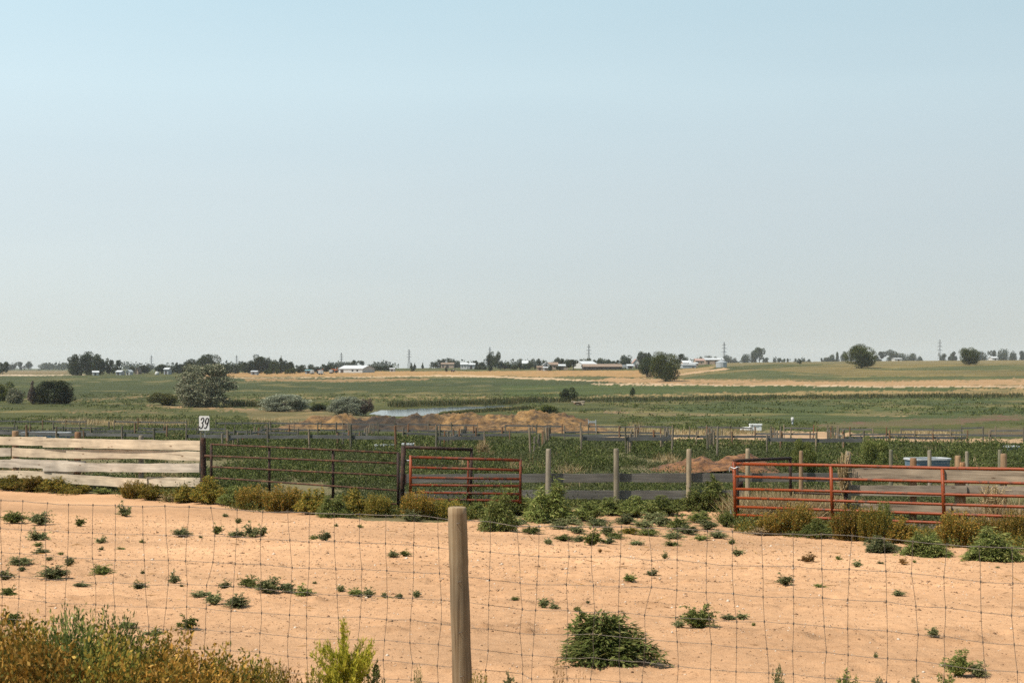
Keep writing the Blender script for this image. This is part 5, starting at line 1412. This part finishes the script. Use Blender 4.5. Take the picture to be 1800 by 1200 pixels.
# ---------------------------------------------------------------- buildings
def building(name, u0, u1, veave, vridge, Y, label, wall='wall_white', roof='roof_white', depth=None, gable=False, openings=(), cat='building', rz=0.0, vbase=None, over=.25):
    """a building whose long side (or gable end) faces the road; openings: (x0, x1, z0, z1, kind) as fractions of the front"""
    s = Y/F; uc = (u0+u1)/2; p = at(uc, Y)
    root = empty(name, p, rz); tag(root, label, cat)
    W = (u1-u0)*s; ze = (HV-veave)*s-p.z; zr = (HV-vridge)*s-p.z
    ze = max(ze, 1.2); zr = max(zr, ze+.3)
    D = depth or max(5, W*.5)
    mb = MB()
    if gable:
        mb.prism([(-W/2, -.6), (W/2, -.6), (W/2, ze), (0, zr-.08), (-W/2, ze)], -D/2, D/2)
    else:
        n = len(mb.v)
        prof = [(-D/2, -.6), (D/2, -.6), (D/2, ze), (0, zr-.08), (-D/2, ze)]
        v = [(-W/2, y, z) for y, z in prof]+[(W/2, y, z) for y, z in prof]
        mb.add(v, [(4, 3, 2, 1, 0), (5, 6, 7, 8, 9)]+[(i, (i+1) % 5, 5+(i+1) % 5, 5+i) for i in range(5)])
    mb.build('wall', M[wall], root)
    mb = MB(); t = .14
    if gable:
        mb.prism([(-W/2-over, ze-over*(zr-ze)/(W/2)), (0, zr), (W/2+over, ze-over*(zr-ze)/(W/2)), (W/2+over, ze-over*(zr-ze)/(W/2)+t), (0, zr+t), (-W/2-over, ze-over*(zr-ze)/(W/2)+t)], -D/2-over, D/2+over)
    else:
        k = over*(zr-ze)/(D/2)
        prof = [(-D/2-over, ze-k), (0, zr), (D/2+over, ze-k), (D/2+over, ze-k+t), (0, zr+t), (-D/2-over, ze-k+t)]
        v = [(-W/2-over, y, z) for y, z in prof]+[(W/2+over, y, z) for y, z in prof]
        mb.add(v, [(5, 4, 3, 2, 1, 0), (6, 7, 8, 9, 10, 11)]+[(i, (i+1) % 6, 6+(i+1) % 6, 6+i) for i in range(6)])
    mb.build('roof', M[roof], root)
    for x0, x1, z0, z1, kd in openings:
        mb = MB(); xa, xb = -W/2+x0*W, -W/2+x1*W
        mb.box(((xa+xb)/2, -D/2-.02, (z0+z1)/2*ze), (xb-xa, .1, (z1-z0)*ze))
        mb.build('door' if kd == 'door' else 'window' if kd == 'window' else 'opening', M['wall_dark'] if kd != 'window' else M['glass'], root)
    return root

building('white_barn', 604, 650, 648, 642.5, 615, 'white gabled barn left of the evergreen row', 'wall_white', 'roof_white', 12, False, ((.08, .2, 0, .75, 'door'), (.55, .62, .35, .7, 'window'), (.75, .82, .35, .7, 'window')), 'barn', -.35)
building('shed', 538, 549, 652, 650.5, 600, 'low shed with teal roof left of the white barn', 'wall_grey', 'roof_teal', 6, False, ((.3, .7, 0, .8, 'opening'),), 'shed')
building('farmhouse', 810, 822, 640.5, 637.5, 690, 'plain white block on the skyline left of the tall twin tree', 'wall_white', 'roof_white', 8, False, ((.2, .3, .4, .7, 'window'), (.6, .7, .4, .7, 'window')), 'building')
building('shed', 823, 835, 641, 638.5, 700, 'grey shed adjoining the white block on the skyline', 'wall_grey', 'roof_white', 8, False, ((.3, .6, 0, .8, 'opening'),), 'shed')
building('shed', 776, 798, 640, 637.5, 800, 'pinkish low building before the domed grove', 'wall_tan', 'roof_brown', 9, False, ((.1, .2, .2, .8, 'window'), (.4, .6, 0, .8, 'door')), 'building')
building('gambrel_barn', 954, 966, 641, 636.5, 605, 'white barn with arched dark doorway in the farmstead', 'wall_white', 'roof_white', 11, True, ((.25, .75, .05, .85, 'door'), (.42, .58, .92, 1.1, 'window')), 'barn')
building('farmhouse', 964, 980, 641, 637, 625, 'tan roofed house adjoining the white arched barn', 'wall_tan', 'roof_brown', 8, False, ((.2, .3, .4, .8, 'window'), (.55, .65, .4, .8, 'window')), 'house')
building('shed', 944, 955, 645.5, 643.5, 600, 'small tan shed left of the white arched barn', 'wall_tan', 'roof_brown', 6, False, ((.3, .6, 0, .8, 'door'),), 'shed')
building('shed', 955, 965, 647, 645.5, 590, 'small pale shed at the foot of the white arched barn', 'wall_white', 'roof_white', 4, False, ((.35, .6, 0, .8, 'door'),), 'shed')
building('shed', 982, 998, 643, 640.5, 610, 'low white roofed shed left of the round topped tree', 'wall_tan', 'roof_white', 7, False, ((.1, .5, 0, .8, 'opening'),), 'shed')
building('white_barn', 1016, 1042, 640, 635, 640, 'white barn behind the long brown shed', 'wall_white', 'roof_white', 12, False, ((.55, .62, .4, .7, 'window'), (.7, .8, 0, .7, 'door')), 'barn', .3)
building('long_shed', 1024, 1091, 644.5, 640, 590, 'long brown roofed shed with dark open front', 'wall_dark', 'roof_brown', 14, False, [(.02+i*.12, .11+i*.12, .05, .85, 'opening') for i in range(8)], 'shed')
building('farmhouse', 1112, 1122, 637, 631, 660, 'house with pinkish red gable left of the pair of big trees', 'wall_white', 'roof_pink', 9, True, ((.3, .45, .4, .7, 'window'), (.6, .75, .4, .7, 'window')), 'house')
building('shed', 1102, 1112, 643, 640.5, 600, 'grey shed between the long brown shed and the pair of big trees', 'wall_grey', 'roof_white', 6, False, ((.2, .8, 0, .8, 'opening'),), 'shed')
building('shed', 1198, 1221, 643, 641, 590, 'pale grey metal shed right of the pair of big trees', 'wall_grey', 'roof_white', 9, False, ((.7, .85, .05, .4, 'opening'),), 'shed')
building('shed', 1199, 1213, 638, 634, 640, 'white roofed building behind the pale grey metal shed', 'wall_tan', 'roof_white', 9, False, ((.2, .35, .3, .8, 'window'), (.6, .8, 0, .8, 'door')), 'building')
building('shed', 1211, 1225, 640, 637.3, 620, 'small cream roofed shed right behind the pale grey metal shed', 'wall_tan', 'roof_white', 7, False, ((.3, .6, 0, .8, 'door'),), 'shed')
building('farmhouse', 1221, 1236, 634, 630.5, 680, 'reddish tan house left of the long white roofed barn', 'wall_tan', 'roof_pink', 9, False, ((.2, .3, .4, .7, 'window'), (.6, .7, .4, .7, 'window')), 'house')
building('long_barn', 1237, 1269, 632.5, 629.5, 690, 'long tan barn with white roof behind the grain bin', 'wall_tan', 'roof_white', 14, False, ((.1, .2, 0, .75, 'door'), (.5, .6, 0, .75, 'door')), 'barn')
building('shed', 1570, 1583, 632, 629.5, 800, 'small white building on the crest right of the big lone tree', 'wall_white', 'roof_white', 7, False, ((.4, .6, 0, .8, 'door'),), 'building')
building('shed', 1741, 1751, 629, 627, 840, 'small white building on the crest near the right edge', 'wall_white', 'roof_white', 7, False, ((.4, .6, 0, .8, 'door'),), 'building')
building('farmhouse', 918, 928, 638.5, 634, 820, 'white house peeking over the evergreen row left of the gambrel barn', 'wall_white', 'roof_white', 9, False, ((.3, .5, .3, .7, 'window'),), 'house')
building('shed', 163, 173, 655, 652, 590, 'white shed under the tall clump of trees at left', 'wall_white', 'roof_white', 6, False, ((.3, .6, 0, .8, 'door'),), 'shed', .3)
building('shed', 207, 216, 653.5, 651, 600, 'white roofed shed right of the tall clump of trees', 'wall_grey', 'roof_white', 6, False, ((.3, .6, 0, .8, 'door'),), 'shed')
building('shed', 224, 231, 653, 650, 600, 'small white shed in the row left of the large silvery tree', 'wall_white', 'roof_white', 5, True, ((.3, .6, 0, .8, 'door'),), 'shed')
building('shed', 240, 246, 653, 646, 630, 'tan tall house front left of the large silvery tree', 'wall_tan', 'roof_brown', 6, True, ((.3, .6, .4, .7, 'window'),), 'house')
building('shed', 291, 299, 649, 646.5, 610, 'pale roofed shed among trees left of the large silvery tree', 'wall_grey', 'roof_white', 6, False, ((.3, .6, 0, .8, 'door'),), 'shed')
building('shed', 443, 453, 656, 653.5, 575, 'pale shed at the left foot of the dark wood', 'wall_grey', 'roof_white', 5, False, ((.3, .6, 0, .8, 'door'),), 'shed')
building('shed', 686, 694, 651.5, 649, 640, 'small white shed at the right end of the evergreen row', 'wall_white', 'roof_white', 5, False, ((.3, .6, 0, .8, 'door'),), 'shed')

def grain_bin():
    Y = 585; s = Y/F; p = at(1268, Y); root = empty('grain_bin', p); tag(root, 'round galvanised grain bin with conical roof', 'grain bin')
    r = 9.8*s; ze = (HV-637)*s-p.z; zt = (HV-631.5)*s-p.z
    pts = []; rs = []
    for i in range(25):
        t = i/24; pts.append((0, 0, -.5+(ze+.5)*t)); rs.append(r*(1+.006*(i % 2)))
    mb = MB(); mb.tube(pts, rs, 32); mb.build('wall', M['galv'], root)
    mb = MB(); mb.tube([(0, 0, ze), (0, 0, ze+.12), (0, 0, zt-.3), (0, 0, zt)], [r*1.03, r*1.02, r*.16, r*.14], 32); rf = mb.build('roof', M['galv'], root)
    mb = MB(); mb.tube([(0, 0, zt), (0, 0, zt+.35)], [r*.1, r*.08], 12); mb.build('cap', M['galv'], rf)
    mb = MB(); mb.box((0, -r-.03, 1.1), (.9, .12, 2)); mb.build('door', M['wall_grey'], root)
grain_bin()
def round_tank():
    p = at(276, 590); root = empty('storage_tank', p); tag(root, 'pinkish white round storage tank at the field edge left of the large silvery tree', 'tank')
    s = 590/F; h = (HV-653)*s-p.z; r = 3.6*s
    mb = MB(); mb.tube([(0, 0, -.3), (0, 0, h*.6), (0, 0, h*.85), (0, 0, h)], [r, r, r*.8, r*.25], 20); mb.build('shell', M['wall_white'], root, True)
    mb = MB(); mb.tube([(0, 0, h), (0, 0, h+.2)], [.3, .25], 10); mb.build('cap', M['galv'], root)
round_tank()
def trailer(u, Y, L, H, label, body, name='box_trailer'):
    p = at(u, Y); root = empty(name, p); tag(root, label, 'trailer')
    mb = MB(); mb.box((0, 0, .5+H/2), (L, 2.2, H)); b = mb.build('body', M[body], root)
    mb = MB(); mb.box((L*.1, -1.13, .5+H*.5), (L*.25, .06, H*.7)); mb.build('door', M['wall_grey'], b)
    for x in (-L*.25, L*.25):
        mb = MB(); mb.tube([(x, -1.0, .35), (x, -.75, .35)], .36, 14); mb.build('wheel', M['rubber'], root)
    mb = MB(); mb.bar((L/2, 0, .45), (L/2+.8, 0, .4), .06, 6); mb.build('drawbar', M['galv'], root)
trailer(549, 575, 1.3, 1.2, 'white box trailer left of the orange machine', 'wall_white')
trailer(564, 560, 1.8, 1.3, 'white box trailer just below the orange machine', 'wall_white')
trailer(582, 590, 1.2, 1.1, 'white box trailer between the two orange machines', 'wall_white')
def machine(u, Y, L, H, label):
    p = at(u, Y); root = empty('farm_machine', p); tag(root, label, 'farm machine')
    mb = MB(); mb.prism([(-L/2, .7), (L/2, .7), (L/2, .7+H*.45), (L*.2, .7+H*.5), (L*.1, .7+H*.62), (-L/2, .7+H*.62)], -1, 1); mb.build('body', M['machine_orange'], root)
    mb = MB(); mb.prism([(-L*.1, .7+H*.62), (L*.2, .7+H*.5), (L*.16, .7+H), (-L*.08, .7+H)], -.8, .8); mb.build('cab', M['glass'], root)
    for x, r in ((-L*.3, .8), (L*.35, .6)):
        mb = MB(); mb.tube([(x, -1.25, r), (x, -1.02, r)], r, 16); mb.build('wheel', M['rubber'], root)
    mb = MB(); mb.tube([(L*.3, .3, .7+H*.4), (L*.5, .3, .7+H*.9)], .12, 8); mb.build('auger', M['machine_orange'], root)
machine(563, 585, 2.3, 1.6, 'orange farm machine above the white box trailer'); machine(588, 600, 2.6, 1.8, 'orange farm machine left of the white barn')
# parked equipment in the farmyard
trailer(1097, 595, 2.0, 1.3, 'pale stock trailer right of the long brown shed', 'wall_grey', 'stock_trailer')
trailer(1120, 590, 1.6, 1.2, 'dark stock trailer left of the pair of big trees', 'wall_dark', 'stock_trailer')
trailer(796, 600, 1.6, .4, 'low dark flat trailer on the dry slope', 'wall_dark', 'flat_trailer')

# ---------------------------------------------------------------- pylons
def pylon(u, vtop, Y, label, arms=(.60, .74, .88)):
    p = at(u, Y); root = empty('pylon', p, .5); tag(root, label, 'pylon', 'power pylons on the horizon')
    H = (HV-vtop)*Y/F-p.z; t = .16*Y/1800
    mb = MB(); wb = H*.085; wt = H*.018
    lv = [0, .13, .25, .36, .46, .55, .63, .71, .79, .87, .95, 1.0]
    wid = [wb*(1-min(q/.6, 1))+wt*min(q/.6, 1) for q in lv]
    sg = [(-1, -1), (1, -1), (1, 1), (-1, 1)]
    for i in range(len(lv)-1):
        z0, z1 = lv[i]*H, lv[i+1]*H
        for k in range(4):
            a, b = sg[k], sg[(k+1) % 4]
            mb.bar((a[0]*wid[i], a[1]*wid[i], z0), (a[0]*wid[i+1], a[1]*wid[i+1], z1), t, 4)
            mb.bar((a[0]*wid[i], a[1]*wid[i], z0), (b[0]*wid[i+1], b[1]*wid[i+1], z1), t*.6, 4)
            mb.bar((b[0]*wid[i], b[1]*wid[i], z0), (a[0]*wid[i+1], a[1]*wid[i+1], z1), t*.6, 4)
    mb.bar((0, 0, H), (0, 0, H*1.02), t, 4)
    mb.build('lattice', M['pylon_steel'], root)
    for q in arms:
        mb = MB(); z = q*H; l = H*.13*(1 if q < .8 else .75)
        for sx in (-1, 1):
            mb.bar((0, 0, z), (sx*l, 0, z), t*.8, 4); mb.bar((0, 0, z+H*.035), (sx*l, 0, z), t*.8, 4)
            mb.bar((sx*l, 0, z), (sx*l, 0, z-H*.03), t*.7, 4)
        mb.build('crossarm', M['pylon_steel'], root)
for u, vt, Y, lb in ((266, 624, 2300, 'small faint pylon above the trees left of the large silvery tree'), (416, 624, 2250, 'small faint pylon right of the large silvery tree'), (600, 620, 2100, 'pylon behind the white barn'),
                     (719, 614, 1950, 'pylon over the dry slope right of the white barn'), (861, 610, 1850, 'pylon half hidden by the tall twin tree'), (1035, 605, 1750, 'pylon above the farmstead and long brown shed'),
                     (1273, 601, 1600, 'pylon above the grain bin'), (1652, 597, 1450, 'largest lattice pylon on the right crest')):
    pylon(u, vt, Y, lb)

# ---------------------------------------------------------------- haze, light, sky, camera
HAZE = .00008
def haze():
    x, y0, y1, z0, z1 = 6400, -60, 3500, -12, 40
    v = [(-x, y0, z0), (x, y0, z0), (x, y1, z0), (-x, y1, z0), (-x, y0, z1), (x, y0, z1), (x, y1, z1), (-x, y1, z1)]
    f = [(3, 2, 1, 0), (4, 5, 6, 7), (0, 1, 5, 4), (1, 2, 6, 5), (2, 3, 7, 6), (3, 0, 4, 7)]
    m = bpy.data.materials.new('haze'); m.use_nodes = True; nt = m.node_tree
    nt.nodes.clear()
    out = nt.nodes.new('ShaderNodeOutputMaterial'); pv = nt.nodes.new('ShaderNodeVolumePrincipled')
    pv.inputs['Color'].default_value = (.90, .95, 1.0, 1); pv.inputs['Density'].default_value = HAZE; pv.inputs['Anisotropy'].default_value = 0
    nt.links.new(pv.outputs[0], out.inputs['Volume'])
    o = link(bpy.data.objects.new('haze', np_mesh('haze', v, f, m)))
    tag(o, 'thin pale summer haze over the fields', 'haze', kind='stuff')
haze()

EL = math.radians(57); sx, sy = -.90, -.44
n = math.hypot(sx, sy); sx, sy = sx/n, sy/n
sd = Vector((sx*math.cos(EL), sy*math.cos(EL), math.sin(EL)))
ld = bpy.data.lights.new('sun', 'SUN'); ld.energy = 5.0; ld.angle = math.radians(.55); ld.color = (1, .92, .80)
lo = link(bpy.data.objects.new('sun', ld)); lo.rotation_euler = (-sd).to_track_quat('-Z', 'Y').to_euler(); lo.location = (0, 0, 60)

w = bpy.data.worlds.new('World'); sc.world = w; w.use_nodes = True
nt = w.node_tree; bg = nt.nodes['Background']
sky = nt.nodes.new('ShaderNodeTexSky'); sky.sky_type = 'NISHITA'; sky.sun_disc = False
sky.sun_elevation = EL; sky.sun_rotation = math.atan2(sx, sy)
sky.air_density = 1.0; sky.dust_density = 2.5; sky.ozone_density = 1.5; sky.altitude = 1500
mx = nt.nodes.new('ShaderNodeMix'); mx.data_type = 'RGBA'; mx.inputs[0].default_value = .7
nt.links.new(sky.outputs[0], mx.inputs[6])
# smoke-dimmed summer air: pale grey low down, clearer blue higher up
tc = nt.nodes.new('ShaderNodeTexCoord'); sep = nt.nodes.new('ShaderNodeSeparateXYZ'); nt.links.new(tc.outputs['Generated'], sep.inputs[0])
rp = ramp(nt, sep.outputs[2], [(0, (6.2, 6.5, 6.3)), (.04, (6.45, 6.85, 6.75)), (.12, (7.2, 8.0, 7.9)), (.19, (7.3, 8.9, 9.1)), (.27, (6.5, 8.7, 9.3)), (1, (2.4, 4.2, 5.6))])
nt.links.new(rp, mx.inputs[7])
vm = nt.nodes.new('ShaderNodeVectorMath'); vm.operation = 'DOT_PRODUCT'; nt.links.new(tc.outputs['Generated'], vm.inputs[0]); vm.inputs[1].default_value = (sx, sy, 0)
mr = nt.nodes.new('ShaderNodeMapRange'); nt.links.new(vm.outputs['Value'], mr.inputs[0])
for k_, v_ in zip((1, 2, 3, 4), (-1, 1, .82, 1.40)): mr.inputs[k_].default_value = v_
cb = nt.nodes.new('ShaderNodeCombineColor')
for k_ in range(3): nt.links.new(mr.outputs[0], cb.inputs[k_])
# thin uneven smoke layers
nz = nt.nodes.new('ShaderNodeTexNoise'); mp_ = nt.nodes.new('ShaderNodeMapping'); mp_.inputs['Scale'].default_value = (1.2, 1.2, 9)
nt.links.new(tc.outputs['Generated'], mp_.inputs[0]); nt.links.new(mp_.outputs[0], nz.inputs['Vector']); nz.inputs['Scale'].default_value = 1.6; nz.inputs['Detail'].default_value = 3
sm = mul(nt, mul(nt, mx.outputs[2], cb.outputs[0]), ramp(nt, nz.outputs[0], [(.3, (.975, .98, .985)), (.7, (1.025, 1.02, 1.015))]))
nt.links.new(sm, bg.inputs[0]); bg.inputs[1].default_value = .069

cd = bpy.data.cameras.new('camera'); cam = link(bpy.data.objects.new('camera', cd))
cam.location = (0, 0, 0); cam.rotation_euler = (math.pi/2, 0, 0)
cd.sensor_width = 36; cd.lens = 36*F/1800; cd.shift_y = (HV-600)/1800
cd.clip_start = .1; cd.clip_end = 20000
cd.dof.use_dof = True; cd.dof.focus_distance = 24; cd.dof.aperture_fstop = 10
sc.camera = cam
sc.view_settings.view_transform = 'Standard'; sc.view_settings.look = 'None'; sc.view_settings.gamma = 1
sc.view_settings.exposure = .62
sc.render.engine = 'CYCLES'
cy = sc.cycles
cy.max_bounces = 6; cy.diffuse_bounces = 3; cy.glossy_bounces = 2; cy.transmission_bounces = 3; cy.volume_bounces = 1; cy.transparent_max_bounces = 8
cy.use_denoising = False; cy.denoiser = 'OPENIMAGEDENOISE'; cy.denoising_input_passes = 'RGB_ALBEDO_NORMAL'; cy.denoising_prefilter = 'ACCURATE'
